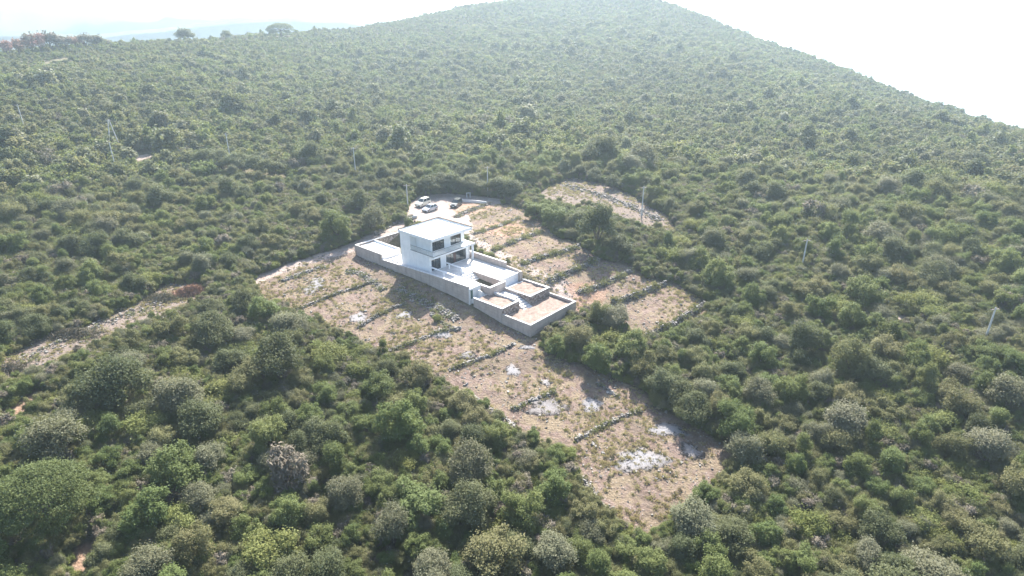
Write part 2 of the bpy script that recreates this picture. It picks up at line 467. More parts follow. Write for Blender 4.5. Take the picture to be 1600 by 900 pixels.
# ------------------------------------------------------------------ materials of the plot
def mats():
    t = NT("white_render"); v = t.coords("Object"); n = t.noise(v, 0.9, 5)
    mp = t.n("ShaderNodeMapping"); t.l(v, mp.inputs["Vector"]); mp.inputs["Scale"].default_value = (2.2, 2.2, 0.10)
    c = t.mix(t.ramp(t.noise(mp.outputs[0], 1.0, 5, 0.65), [(0.52, 0), (0.75, 0.35)]), t.ramp(n, [(0.3, (0.74, 0.745, 0.75)), (0.65, (0.84, 0.84, 0.835))]), (0.56, 0.545, 0.52))
    M['white'] = t.done(t.principled(c, 0.75, 0.3, t.bump(t.noise(v, 18, 3), 0.15, 0.02)))
    t = NT("roof_membrane"); v = t.coords("Object"); n = t.noise(v, 0.6, 5)
    M['roof'] = t.done(t.principled(t.ramp(n, [(0.3, (0.70, 0.70, 0.69)), (0.65, (0.82, 0.82, 0.81))]), 0.7, 0.3))
    t = NT("cast_concrete"); v = t.coords("Object")
    n = t.noise(v, 0.8, 6, 0.65); n2 = t.noise(v, 6, 4)
    mp = t.n("ShaderNodeMapping"); t.l(v, mp.inputs["Vector"]); mp.inputs["Scale"].default_value = (1.6, 1.6, 0.12)
    st = t.noise(mp.outputs[0], 1.0, 5, 0.6)
    sx = t.n("ShaderNodeSeparateXYZ"); t.l(v, sx.inputs[0])
    wz = t.math('FRACT', t.math('MULTIPLY', sx.outputs["Z"], 1.9))
    jt = t.ramp(wz, [(0.0, 1), (0.07, 1), (0.11, 0)])
    c = t.ramp(n, [(0.28, (0.36, 0.298, 0.264)), (0.7, (0.51, 0.434, 0.388))])
    c = t.mix(t.ramp(st, [(0.5, 0), (0.72, 0.55)]), c, (0.235, 0.21, 0.195))
    c = t.mix(t.ramp(n2, [(0.55, 0), (0.8, 0.4)]), c, (0.58, 0.56, 0.54))
    c = t.mix(t.math('MULTIPLY', jt, 0.45), c, (0.25, 0.235, 0.22))
    M['concrete'] = t.done(t.principled(c, 0.9, 0.2, t.bump(t.math('SUBTRACT', n2, jt), 0.35, 0.03)))
    t = NT("pale_concrete"); v = t.coords("Object"); n = t.noise(v, 0.7, 6, 0.65)
    M['pale'] = t.done(t.principled(t.ramp(n, [(0.3, (0.56, 0.55, 0.535)), (0.68, (0.74, 0.735, 0.72))]), 0.85, 0.2, t.bump(t.noise(v, 9, 3), 0.2, 0.02)))
    t = NT("paving"); v = t.coords("Object"); n = t.noise(v, 0.5, 6, 0.65)
    M['paving'] = t.done(t.principled(t.ramp(n, [(0.3, (0.47, 0.455, 0.445)), (0.65, (0.68, 0.67, 0.66))]), 0.75, 0.25))
    t = NT("cladding_stone"); v = t.coords("Object"); rnd = t.voro(v, 3.2).outputs["Color"]
    sp = t.n("ShaderNodeSeparateColor"); t.l(rnd, sp.inputs[0])
    M['stone'] = t.done(t.principled(t.ramp(sp.outputs[0], [(0.0, (0.16, 0.125, 0.105)), (0.5, (0.27, 0.225, 0.195)), (1.0, (0.40, 0.36, 0.33))]), 0.9, 0.2, t.bump(t.noise(v, 12, 3), 0.4, 0.03)))
    t = NT("bed_soil"); v = t.coords("Object"); n = t.noise(v, 1.3, 6, 0.7); n3 = t.noise(v, 6, 5, 0.7)
    c = t.mix(t.ramp(n, [(0.35, 0), (0.65, 1)]), (0.19, 0.14, 0.115), (0.30, 0.24, 0.205)); c = t.mix(t.ramp(n3, [(0.58, 0), (0.7, 0.7)]), c, (0.42, 0.38, 0.35))
    M['soil'] = t.done(t.principled(c, 0.95, 0.1, t.bump(n3, 0.8, 0.1)))
    t = NT("limestone_rubble"); v = t.coords("World"); rnd = t.voro(v, 2.2).outputs["Color"]
    sp = t.n("ShaderNodeSeparateColor"); t.l(rnd, sp.inputs[0]); n = t.noise(v, 3, 4)
    c = t.ramp(sp.outputs[0], [(0.0, (0.11, 0.098, 0.090)), (0.5, (0.20, 0.185, 0.172)), (1.0, (0.33, 0.312, 0.298))])
    M['rubble'] = t.done(t.principled(t.mix(t.ramp(n, [(0.5, 0), (0.7, 0.5)]), c, (0.16, 0.15, 0.10)), 0.92, 0.15))
    M['frame'] = plain("anthracite_frame", (0.045, 0.05, 0.055), 0.45, 0.4)
    M['coping'] = plain("grey_coping", (0.38, 0.37, 0.355), 0.8)
    M['metal'] = plain("dark_steel", (0.10, 0.11, 0.115), 0.4, 0.5, 0.6)
    M['room'] = plain("room_wall", (0.55, 0.55, 0.54), 0.8)
    M['curtain_and_glare'] = plain("white_curtain_and_glare", (0.72, 0.72, 0.71), 0.85)
    t = NT("window_glass")
    g = t.n("ShaderNodeBsdfGlossy"); g.inputs["Roughness"].default_value = 0.02; g.inputs["Color"].default_value = (0.9, 0.95, 1, 1)
    tr = t.n("ShaderNodeBsdfTransparent"); tr.inputs["Color"].default_value = (0.42, 0.46, 0.47, 1)
    fr = t.n("ShaderNodeLayerWeight"); fr.inputs["Blend"].default_value = 0.5
    fq = t.math('ADD', 0.10, t.math('MULTIPLY', t.math('POWER', fr.outputs["Facing"], 4.0), 0.7), True)
    mx = t.n("ShaderNodeMixShader"); t.l(fq, mx.inputs[0]); t.l(tr.outputs[0], mx.inputs[1]); t.l(g.outputs[0], mx.inputs[2])
    M['glass'] = t.done(mx.outputs[0])
    t = NT("balustrade_glass")
    g = t.n("ShaderNodeBsdfGlossy"); g.inputs["Roughness"].default_value = 0.03
    tr = t.n("ShaderNodeBsdfTransparent"); tr.inputs["Color"].default_value = (0.93, 0.955, 0.95, 1)
    fr = t.n("ShaderNodeLayerWeight"); fr.inputs["Blend"].default_value = 0.5
    fq = t.math('ADD', 0.05, t.math('MULTIPLY', t.math('POWER', fr.outputs["Facing"], 4.0), 0.7), True)
    mx = t.n("ShaderNodeMixShader"); t.l(fq, mx.inputs[0]); t.l(tr.outputs[0], mx.inputs[1]); t.l(g.outputs[0], mx.inputs[2])
    M['clear'] = t.done(mx.outputs[0])
    M['green_box'] = plain("green_cabinet_paint", (0.05, 0.10, 0.08), 0.5)
    M['pole'] = plain("weathered_concrete_pole", (0.50, 0.49, 0.47), 0.85)
    M['wood'] = plain("grey_timber", (0.30, 0.27, 0.23), 0.85)
    M['insulator'] = plain("brown_ceramic", (0.16, 0.07, 0.04), 0.3, 0.5)
mats()

# ------------------------------------------------------------------ wall with openings (plane u = const or v = const)
def wall_open(axis_, w, th, a0, a1, z0, z1, holes):
    """outer face at w, thickness th towards +w; holes (a0,a1,z0,z1)"""
    mb = MB()
    A = sorted({a0, a1, *[h[0] for h in holes], *[h[1] for h in holes]})
    Z = sorted({z0, z1, *[h[2] for h in holes], *[h[3] for h in holes]})
    def P(a, z, d):
        return (w + d, a, z) if axis_ == 'u' else (a, w + d, z)
    def quad(*p): mb.add(p, [(0, 1, 2, 3)])
    for i in range(len(A) - 1):
        for j in range(len(Z) - 1):
            ca, cz = (A[i] + A[i + 1]) / 2, (Z[j] + Z[j + 1]) / 2
            if any(h[0] < ca < h[1] and h[2] < cz < h[3] for h in holes): continue
            for d in (0, th): quad(P(A[i], Z[j], d), P(A[i + 1], Z[j], d), P(A[i + 1], Z[j + 1], d), P(A[i], Z[j + 1], d))
    for r in [(a0, a1, z0, z1)] + list(holes):
        quad(P(r[0], r[2], 0), P(r[1], r[2], 0), P(r[1], r[2], th), P(r[0], r[2], th))
        quad(P(r[0], r[3], 0), P(r[1], r[3], 0), P(r[1], r[3], th), P(r[0], r[3], th))
        quad(P(r[0], r[2], 0), P(r[0], r[3], 0), P(r[0], r[3], th), P(r[0], r[2], th))
        quad(P(r[1], r[2], 0), P(r[1], r[3], 0), P(r[1], r[3], th), P(r[1], r[2], th))
    return mb

# ------------------------------------------------------------------ the villa
def window(thing, axis_, w, a0, a1, z0, z1, n, fw=0.07, name="window", curtain_and_glare=()):
    """frame set 0.1 m inside the wall, with n panes as sub-parts"""
    def B(mb, x0, x1, za, zb, d0, d1):
        return mb.box(w + d0, w + d1, x0, x1, za, zb) if axis_ == 'u' else mb.box(x0, x1, w + d0, w + d1, za, zb)
    s = -1 if axis_ == 'u' else 1                # towards the inside
    d0, d1 = sorted((s * 0.10, s * 0.18))
    fr = MB()
    B(fr, a0, a1, z0, z0 + fw, d0, d1); B(fr, a0, a1, z1 - fw, z1, d0, d1)
    step = (a1 - a0) / n
    for k in range(n + 1):
        c = a0 + k * step
        x0, x1 = (a0, a0 + fw) if k == 0 else ((a1 - fw, a1) if k == n else (c - fw * 0.6, c + fw * 0.6))
        B(fr, x0, x1, z0 + fw, z1 - fw, d0, d1)
    f = part(name, fr, M['frame'], thing)
    g0, g1 = sorted((s * 0.135, s * 0.147))
    for k in range(n):
        p = B(MB(), a0 + k * step + fw * 0.6, a0 + (k + 1) * step - fw * 0.6, z0 + fw, z1 - fw, g0, g1)
        subpart("pane", p, M['glass'], f, thing)
    for (c0, c1) in curtain_and_glare:  # curtain in one window; elsewhere white sheets added for bright patches in the glass
        q0, q1 = sorted((s * 0.40, s * 0.46))
        subpart("curtain_and_glare", B(MB(), a0 + c0 * (a1 - a0), a0 + c1 * (a1 - a0), z0 + 0.05, z1 - 0.05, q0, q1), M['curtain_and_glare'], f, thing)
    return f

def villa():
    V = site("villa", "white two-storey villa with flat roof and glass balcony beside the long concrete wall", "house", -4, 5, 0)
    T = 0.25
    # ground floor: outer faces u = -0.4 (front), v = 0 (side), u = -8.6, v = 10.8
    g1 = (0.55, 2.9, 0.06, 2.25); g2 = (4.3, 9.7, 0.06, 2.3)
    part("ground_floor_front_wall", wall_open('u', -0.4 - T, T, 0, 10.8, -0.45, 3.1, [g1, g2]), M['white'], V)
    mb = wall_open('v', 0, T, -8.6, -0.4 - T, -0.45, 3.1, [])
    part("ground_floor_side_wall", mb, M['white'], V)
    part("ground_floor_rear_wall", wall_open('u', -8.6, T, T, 10.8, -0.45, 3.1, [(2.0, 4.2, 0.9, 2.3), (5.5, 8.6, 0.1, 2.3)]), M['white'], V)
    part("ground_floor_far_wall", wall_open('v', 10.8 - T, T, -8.6 + T, -0.4 - T, -0.45, 3.1, [(-6.0, -3.0, 0.9, 2.3)]), M['white'], V)
    part("ground_floor_slab", MB().box(-8.5, -0.6, 0.1, 10.7, -0.5, 0.03), M['room'], V)
    # balcony slab = ceiling of the ground floor
    bs = part("balcony_slab", MB().box(-5.6, 1.0, -0.06, 10.95, 3.1, 3.4), M['white'], V)
    part("floor_slab", MB().box(-8.6, -5.6, 0.0, 10.8, 3.1, 3.4), M['white'], V)
    part("slab_edge_profile", MB().box(-5.6, 1.015, -0.085, -0.062, 3.33, 3.43).box(1.002, 1.03, -0.085, 10.97, 3.33, 3.43), M['metal'], V)
    # upper floor
    part("upper_side_wall", wall_open('v', 0, T, -8.6, -5.6, 3.4, 6.3, []), M['white'], V)
    part("upper_recess_return_wall", MB().box(-5.6 - T, -5.6, T, 1.4, 3.4, 6.3), M['white'], V)
    part("upper_recessed_wall", wall_open('v', 1.4, T, -5.6, -1.3 - T, 3.4, 6.3, []), M['white'], V)
    w1 = (1.75, 4.85, 3.46, 5.6); w2 = (6.5, 9.3, 3.46, 5.6)
    part("upper_front_wall", wall_open('u', -1.3 - T, T, 1.4, 10.2, 3.4, 6.3, [w1, w2]), M['white'], V)
    part("upper_far_wall", wall_open('v', 10.2 - T, T, -8.6, -1.3 - T, 3.4, 6.3, [(-6.5, -3.0, 4.3, 5.7)]), M['white'], V)
    part("upper_rear_wall", wall_open('u', -8.6, T, T, 10.2 - T, 3.4, 6.3, [(2.0, 4.6, 4.3, 5.7), (6.2, 9.0, 4.3, 5.7)]), M['white'], V)
    rf = part("roof", MB().box(-8.75, 0.9, -0.3, 10.25, 6.3, 6.6), M['roof'], V)
    pr = MB()
    pr.box(-8.75, 0.9, -0.3, -0.05, 6.602, 6.86).box(-8.75, 0.9, 10.0, 10.25, 6.602, 6.86).box(-8.75, -8.5, -0.05, 10.0, 6.602, 6.86).box(0.65, 0.9, -0.05, 10.0, 6.602, 6.86)
    subpart("parapet", pr, M['white'], rf, V)
    up = MB().box(-8.76, -8.44, -0.31, 10.26, 6.862, 6.93).box(-8.439, 0.91, 9.94, 10.26, 6.862, 6.93)  # dark strips on two far parapets, painting in the shade of their inner faces
    subpart("parapet_shade_strip", up, plain("parapet_shade_strip", (0.028, 0.027, 0.024), 0.95, 0.05), rf, V)
    window(V, 'u', -0.4, *g1, 4, curtain_and_glare=((0.02, 0.98),))
    window(V, 'u', -0.4, *g2, 4, curtain_and_glare=((0.0, 0.26), (0.5, 0.72)))
    window(V, 'u', -1.3, *w1, 3, curtain_and_glare=((0.0, 0.42),))
    window(V, 'u', -1.3, *w2, 2, curtain_and_glare=((0.3, 0.8),))
    window(V, 'u', -8.6 + T, 2.0, 4.2, 0.9, 2.3, 2); window(V, 'u', -8.6 + T, 5.5, 8.6, 0.1, 2.3, 3)
    window(V, 'u', -8.6 + T, 2.0, 4.6, 4.3, 5.7, 2); window(V, 'u', -8.6 + T, 6.2, 9.0, 4.3, 5.7, 2)
    window(V, 'v', 10.8 - T, -6.0, -3.0, 0.9, 2.3, 2); window(V, 'v', 10.2 - T, -6.5, -3.0, 4.3, 5.7, 2)
    # dark front door between the panes of the big opening
    d = part("door", MB().box(-0.56, -0.51, 6.35, 6.95, 0.08, 2.2), plain("brown_door", (0.10, 0.05, 0.045), 0.5), V)
    subpart("handle", MB().box(-0.51, -0.46, 6.40, 6.44, 1.0, 1.2), M['metal'], d, V)
    # glass balustrade
    r = part("balustrade", MB().box(-5.55, 0.96, -0.045, -0.005, 4.36, 4.40).box(0.92, 0.96, -0.005, 10.9, 4.36, 4.40).box(-1.3, 0.92, 10.86, 10.9, 4.36, 4.40), M['metal'], V)
    for k in range(4):
        a = -5.5 + k * 1.6
        subpart("glass_panel", MB().box(a, a + 1.55, -0.034, -0.018, 3.405, 4.36), M['clear'], r, V)
    for k in range(7):
        a = 0.03 + k * 1.55
        subpart("glass_panel", MB().box(0.932, 0.948, a, a + 1.5, 3.405, 4.36), M['clear'], r, V)
    part("downpipe", MB().tube([(-0.32, 10.5, 0.0), (-0.32, 10.5, 3.05)], 0.05, 8), M['coping'], V)
    part("pillar", MB().box(0.45, 0.80, 10.35, 10.70, 0.0, 3.1), M['white'], V)
villa()

# ------------------------------------------------------------------ terraces, walls, pool, planters
def garden():
    # paved levels
    s = site("terrace_paving", None, None, 0, 0, 0)
    part("upper_terrace", MB().box(-0.38, 5.0, -0.95, 11.1, -1.2, 0.0).box(5.0, 11.15, -0.95, 1.9, -1.2, 0.0).box(5.0, 12.05, 6.1, 11.1, -1.2, 0.0), M['paving'], s)
    part("side_walkway", MB().box(-13.3, -0.385, -0.95, -0.01, -1.5, -0.40).box(-13.3, -8.61, 0.0, 11.1, -1.5, -0.41), M['paving'], s)
    part("lower_path", MB().box(11.4, 17.2, 3.25, 5.75, -2.4, -1.6).box(11.4, 12.35, -0.95, 3.24, -2.4, -1.602).box(11.4, 13.2, 5.76, 11.1, -2.4, -1.603), M['paving'], s)
    s["kind"] = "structure"; s["label"] = "bright white paving of the terrace and the path below it"
    # long retaining wall towards the field
    L = site("retaining_wall", "long grey cast concrete retaining wall between the villa and the burnt field", "wall", 0, -1.3, -2)
    def run(mb, pts, y0, y1, bot):
        for (a, za), (b, zb) in zip(pts[:-1], pts[1:]):
            mb.prism([(a, y0), (b, y0), (b, y1), (a, y1)], bot, [za, zb, zb, za])
    seg = [(-13.35, -0.28), (-6.3, 0.06), (1.4, 0.42), (5.1, 0.55), (11.25, 0.72)]
    for i in range(len(seg) - 1):
        mb = MB(); run(mb, seg[i:i + 2], -1.3, -1.0, -4.2); part("wall_panel", mb, M['concrete'], L)
    mb = MB()
    for i in range(len(seg) - 1):
        (a, za), (b, zb) = seg[i], seg[i + 1]
        mb.prism([(a, -1.34), (b, -1.34), (b, -0.96), (a, -0.96)], [za + 0.002, zb + 0.002, zb + 0.002, za + 0.002], [za + 0.07, zb + 0.07, zb + 0.07, za + 0.07])
    part("coping", mb, M['pale'], L)
    part("pilaster", MB().box(5.02, 5.18, -1.36, -1.301, -4.2, -0.35), M['concrete'], L)
    part("end_return", MB().box(11.25, 11.5, -1.3, 1.5, -4.0, 0.35), M['pale'], L)
    part("meter_cabinet", MB().box(11.503, 11.60, -1.05, -0.60, -1.55, 0.0), M['green_box'], L)
    # lower beds
    def bed(name, label, u0, u1, v0, v1, top, soil, bot, mat_outer, front_clad, extra=None, cut=None):
        b = site(name, label, "planter", (u0 + u1) / 2, (v0 + v1) / 2, soil)
        w = 0.3
        part("outer_wall", MB().box(u0, u1, v0, v0 + w, bot, top), mat_outer, b)
        part("front_wall", MB().box(u1 - w, u1, v0 + w, v1 - w, bot, top), M['concrete'], b)
        part("inner_wall", MB().box(u0, u1, v1 - w, v1, bot, top), mat_outer if v1 > 8 else M['pale'], b)
        if front_clad: part("rear_wall", MB().box(u0, u0 + w, v0 + w, v1 - w, bot, top - 0.3), M['pale'], b)
        n, m = 26, 26
        us = np.linspace((u0 + w - 0.02) if front_clad else u0 - 0.15, u1 - w + 0.02, n); vv = np.linspace(v0 + w - 0.02, v1 - w + 0.02, m)
        UU, VV = np.meshgrid(us, vv); ZZ = soil + 0.10 * _hash_noise(UU, VV, 1.3, 11) + 0.06 * _hash_noise(UU, VV, 0.5, 12)
        q = MB(); q.add(list(zip(UU.ravel(), VV.ravel(), ZZ.ravel())), [(j * n + i, j * n + i + 1, (j + 1) * n + i + 1, (j + 1) * n + i) for j in range(m - 1) for i in range(n - 1)])
        part("soil", q, M['soil'], b, True)
        c = MB(); e = 0.04
        c.box(u0 - e, u1 + e, v0 - e, v0 + w + e, top + 0.002, top + 0.07).box(u0 - e, u1 + e, v1 - w - e, v1 + e, top + 0.002, top + 0.07).box(u1 - w - e, u1 + e, v0 + w + e, v1 - w - e, top + 0.002, top + 0.07)
        part("coping", c, M['coping'] if not front_clad else M['pale'], b)
        if front_clad:
            st = MB(); r_ = random.Random(int(u0 * 10 + v0))
            z = bot + 1.2
            def clad(kind, fix, a0, a1, sgn):
                zz = -2.75
                while zz < top - 0.05:
                    h = r_.uniform(0.16, 0.30); a = a0
                    while a < a1 - 0.08:
                        l = min(r_.uniform(0.22, 0.6), a1 - a); p = r_.uniform(0.03, 0.10)
                        x0, x1 = sorted((fix, fix + sgn * p))
                        hh = min(h - 0.025, top - zz - 0.01)
                        if kind == 'u': st.box(x0, x1, a + 0.012, a + l - 0.012, zz, zz + hh)
                        else: st.box(a + 0.012, a + l - 0.012, x0, x1, zz, zz + hh)
                        a += l
                    zz += h
            clad('u', u1 + 0.001, v0 + 0.02, v1 - 0.02, 1)
            if v1 < 8: clad('v', v1 + 0.001, u0 + 4, u1, 1)
            else: clad('v', v0 - 0.001, u0 + 3.4, u1, -1)
            o = part("stone_cladding", st, M['stone'], b); o["kind"] = "stuff"
        return b
    bed("garden_planter", "raised earth bed with stone-clad end beside the long retaining wall", 12.4, 19.2, -1.3, 3.2, -1.08, -1.38, -4.6, M['concrete'], True)
    bed("garden_planter", "raised earth bed with stone-clad end against the far boundary wall", 13.2, 19.5, 5.8, 11.4, -1.10, -1.42, -3.6, M['concrete'], True)
    bed("garden_basin", "wide gravel bed inside low concrete walls at the garden's lower corner", 19.25, 25.5, -1.295, 11.395, -2.12, -2.62, -5.6, M['concrete'], False)
    st = site("garden_steps", "pale concrete steps going down between the two stone-clad planters", "steps", 18.5, 4.6, -2.6)
    for k in range(5):
        part("step", MB().box(17.2 + k * 0.62, 17.2 + (k + 1) * 0.62 + 0.02, 3.5, 5.6, -2.9, -1.6 - 0.2 * (k + 1)), M['paving'], st)
    st = site("terrace_steps", "short white steps beside the pool wall and the green cabinet", "steps", 10.6, 1.7, -1)
    for k in range(5):
        part("step", MB().box(11.5 + 0.0, 12.3, 0.45 + 0.29 * k, 0.45 + 0.29 * (k + 1) + 0.01, -2.0, -0.3 - 0.26 * k), M['pale'], st)
    # pool
    p = site("swimming_pool", "empty concrete swimming pool with wide entry steps in the terrace", "pool", 9, 4, -1.6)
    part("floor", MB().box(5.05, 13.3, 2.0, 6.0, -2.35, -1.75), M['concrete'], p)
    part("wall", MB().box(5.02, 13.4, 5.75, 6.08, -2.35, 0.06), M['concrete'], p)
    part("wall", MB().box(5.02, 13.4, 1.92, 2.25, -2.35, 0.06), M['concrete'], p)
    part("wall", MB().box(13.0, 13.4, 2.25, 5.75, -2.35, 0.06), M['concrete'], p)
    part("rim", MB().box(5.1, 13.47, 5.70, 6.13, 0.062, 0.13).box(7.9, 13.47, 1.87, 2.30, 0.062, 0.13).box(12.95, 13.47, 2.30, 5.70, 0.062, 0.13), M['pale'], p)
    for k in range(6):
        part("step", MB().box(5.06 + 0.52 * k, 5.06 + 0.52 * (k + 1) + 0.01, 2.26, 5.74, -2.0, -0.05 - 0.27 * k), M['pale'], p)
    # railings
    for v, u0, u1, posts, lab in ((0.2, -0.2, 6.8, (3.3, 6.65), "white beam railing on two posts along the retaining wall edge"), (3.75, 0.2, 7.0, (1.0, 4.4, 6.85), "white beam railing on three posts leading to the pool steps")):
        r = site("terrace_railing", lab, "railing", (u0 + u1) / 2, v, 0, "white railings on the terrace")
        part("beam", MB().box(u0, u1, v - 0.14, v + 0.14, 0.95, 1.14), M['white'], r)
        for q in posts:
            w = 0.22 if q == 4.4 else 0.13
            part("post", MB().box(q - w, q + w, v - 0.12, v + 0.12, 0.001 if q < 5 or v < 1 else -1.2, 0.948), M['white'], r)
    # boundary wall along the far side
    b = site("boundary_wall", "grey stepped boundary wall along the villa's far side facing the terraced plots", "wall", 6, 11.4, 0)
    part("wall_panel", MB().box(-8.0, 8.9, 11.15, 11.45, -2.0, 1.15), M['concrete'], b)
    part("wall_panel", MB().prism([(8.9, 11.15), (12.9, 11.15), (12.9, 11.45), (8.9, 11.45)], -2.5, [0.55, 0.35, 0.35, 0.55]), M['concrete'], b)
    part("coping", MB().box(-8.0, 8.93, 11.11, 11.49, 1.152, 1.21), M['pale'], b)
    part("terrace_edge", MB().box(12.06, 12.4, 6.15, 11.14, -2.4, 0.12), M['white'], b)
    part("corner_pier", MB().box(12.41, 12.92, 10.75, 11.14, -2.4, 0.40), M['concrete'], b)
    # rear wall and side yard
    b = site("rear_wall", "grey rear boundary wall of the yard behind the villa beside the dirt road", "wall", -22, 4, -1)
    part("wall_panel", MB().box(-22.1, -21.8, -1.3, 11.45, -2.2, 0.80), M['stone'], b)
    part("wall_panel", MB().box(-21.8, -8.0, 11.15, 11.45, -2.2, 0.80), M['concrete'], b)
    part("coping", MB().box(-22.14, -21.76, -1.34, 11.49, 0.802, 0.88).box(-21.75, -8.0, 11.11, 11.49, 0.802, 0.88), M['pale'], b)
    o = site("outbuilding", "low flat-roofed white outbuilding at the far end of the retaining wall", "building", -17.5, 1.2, -1.6)
    part("side_wall", MB().box(-21.75, -13.4, -1.3, -1.05, -3.2, 0.78), M['concrete'], o)
    part("end_wall", MB().box(-13.65, -13.4, -1.05, 3.3, -1.9, 0.62), M['white'], o)
    part("far_wall", MB().box(-21.75, -13.4, 3.3, 3.55, -1.9, 0.78), M['white'], o)
    part("roof", MB().box(-21.75, -13.66, -1.04, 3.29, 0.28, 0.46), M['roof'], o)
    part("coping", MB().box(-21.75, -13.36, -1.34, -1.01, 0.782, 0.85).box(-21.75, -13.36, 3.26, 3.59, 0.782, 0.85), M['coping'], o)
    for k in range(4):
        part("wall_rib", MB().box(-21.2 + k * 2.3, -21.05 + k * 2.3, -1.34, -1.301, -3.0, 0.775), M['concrete'], o)
    # yard clutter
    for i, (u, v, z, lab) in enumerate(((-11.2, -0.2, -0.4, "small pale building material bag lying by the white outbuilding"), (-9.4, -0.5, -0.4, "grey lump of building rubble on the walkway beside the villa wall"))):
        t_ = site("material_bag", lab, "bag", u, v, z)
        q = MB(); r_ = random.Random(i + 3); n = 10; rows = [(0.0, 0.38), (0.12, 0.45), (0.32, 0.40), (0.46, 0.22)]
        vs = [(u + rr * math.cos(2 * math.pi * k / n) * r_.uniform(0.85, 1.15), v + 0.7 * rr * math.sin(2 * math.pi * k / n) * r_.uniform(0.85, 1.15), z + h) for h, rr in rows for k in range(n)]
        fs = [(j * n + k, j * n + (k + 1) % n, (j + 1) * n + (k + 1) % n, (j + 1) * n + k) for j in range(3) for k in range(n)] + [tuple(range(3 * n, 4 * n))]
        q.add(vs, fs); part("bag", q, M['pale'] if i == 0 else M['coping'], t_, True)
garden()

# ------------------------------------------------------------------ stones
def stone_shape(r_, size):
    """irregular eight-cornered stone"""
    sx, sy, sz = size * r_.uniform(0.7, 1.25), size * r_.uniform(0.6, 1.0), size * r_.uniform(0.45, 0.85)
    vs = [[x * sx / 2 * r_.uniform(0.6, 1.05), y * sy / 2 * r_.uniform(0.6, 1.05), z * sz / 2 * r_.uniform(0.6, 1.05)] for z in (-1, 1) for (x, y) in ((-1, -1), (1, -1), (1, 1), (-1, 1))]
    a = r_.uniform(0, 6.28); t = r_.uniform(-0.4, 0.4)
    out = []
    for x, y, z in vs:
        y, z = y * math.cos(t) - z * math.sin(t), y * math.sin(t) + z * math.cos(t)
        out.append((x * math.cos(a) - y * math.sin(a), x * math.sin(a) + y * math.cos(a), z))
    return out
BOXF = [(0, 3, 2, 1), (4, 5, 6, 7), (0, 1, 5, 4), (1, 2, 6, 5), (2, 3, 7, 6), (3, 0, 4, 7)]
STONES = {'v': []}
def resample(pts, step):
    out = [np.array(pts[0])]
    for a, b in zip(pts[:-1], pts[1:]):
        a, b = np.array(a), np.array(b); n = max(1, int(np.linalg.norm(b - a) / step))
        out += [a + (b - a) * (k + 1) / n for k in range(n)]
    return out
def leaf_quads(P, N, size, r_, aspect=1.6):
    """P,N (n,3) -> verts, quads of diamond leaves"""
    n = len(P)
    ref = np.where(np.abs(N[:, 2:3]) > 0.9, np.array([[1.0, 0, 0]]), np.array([[0, 0, 1.0]]))
    A = np.cross(N, ref); A /= np.linalg.norm(A, axis=1, keepdims=True) + 1e-9
    B = np.cross(N, A)
    w = r_.uniform(0, 2 * np.pi, (n, 1))
    A, B = A * np.cos(w) + B * np.sin(w), -A * np.sin(w) + B * np.cos(w)
    s = (size * r_.uniform(0.6, 1.35, n))[:, None]
    V = np.stack([P - A * s * aspect / 2, P - B * s * 0.42 + N * s * 0.10, P + A * s * aspect / 2, P + B * s * 0.42 + N * s * 0.10], 1).reshape(-1, 3)
    return V, np.arange(4 * n).reshape(n, 4)
def fast_mesh(name, V, Q, mat, smooth=False):
    me = bpy.data.meshes.new(name)
    V = np.asarray(V, np.float32); Q = np.asarray(Q, np.int32)
    me.vertices.add(len(V)); me.vertices.foreach_set("co", V.ravel())
    me.loops.add(Q.size); me.loops.foreach_set("vertex_index", Q.ravel())
    me.polygons.add(len(Q)); me.polygons.foreach_set("loop_start", np.arange(0, Q.size, Q.shape[1], dtype=np.int32))
    if smooth: me.polygons.foreach_set("use_smooth", np.ones(len(Q), bool))
    me.update(); me.materials.append(mat)
    return me

# ------------------------------------------------------------------ foliage materials
def leaf_mat(name, dark, light, tip, trans=0.25, rough=0.55, spec=0.25):
    t = NT(name)
    oi = t.n("ShaderNodeObjectInfo"); P = t.coords("World")
    n = t.noise(P, 0.55, 3, 0.6); big = t.noise(P, 0.02, 3)
    c = t.ramp(oi.outputs["Random"], [(0.0, dark), (0.55, light), (1.0, tip)])
    c = t.mix(t.ramp(n, [(0.3, 0), (0.7, 0.45)]), c, tip)
    hs = t.n("ShaderNodeHueSaturation"); t.l(c, hs.inputs["Color"])
    t.l(t.math('ADD', t.math('MULTIPLY', t.noise(P, 0.007, 3), 0.8), t.math('ADD', 0.25, t.math('MULTIPLY', big, 0.75))), hs.inputs["Value"])
    rn = t.math('FRACT', t.math('MULTIPLY', oi.outputs["Random"], 17.3))
    t.l(t.math('ADD', 0.485, t.math('MULTIPLY', rn, 0.03)), hs.inputs["Hue"])
    c = hs.outputs[0]
    b = t.principled(c, rough, spec)
    tr = t.n("ShaderNodeBsdfTranslucent"); t.l(t.mix(0.45, c, (0.27, 0.29, 0.08)), tr.inputs["Color"])
    mx = t.n("ShaderNodeMixShader"); mx.inputs[0].default_value = trans
    t.l(b, mx.inputs[1]); t.l(tr.outputs[0], mx.inputs[2])
    return t.done(mx.outputs[0])
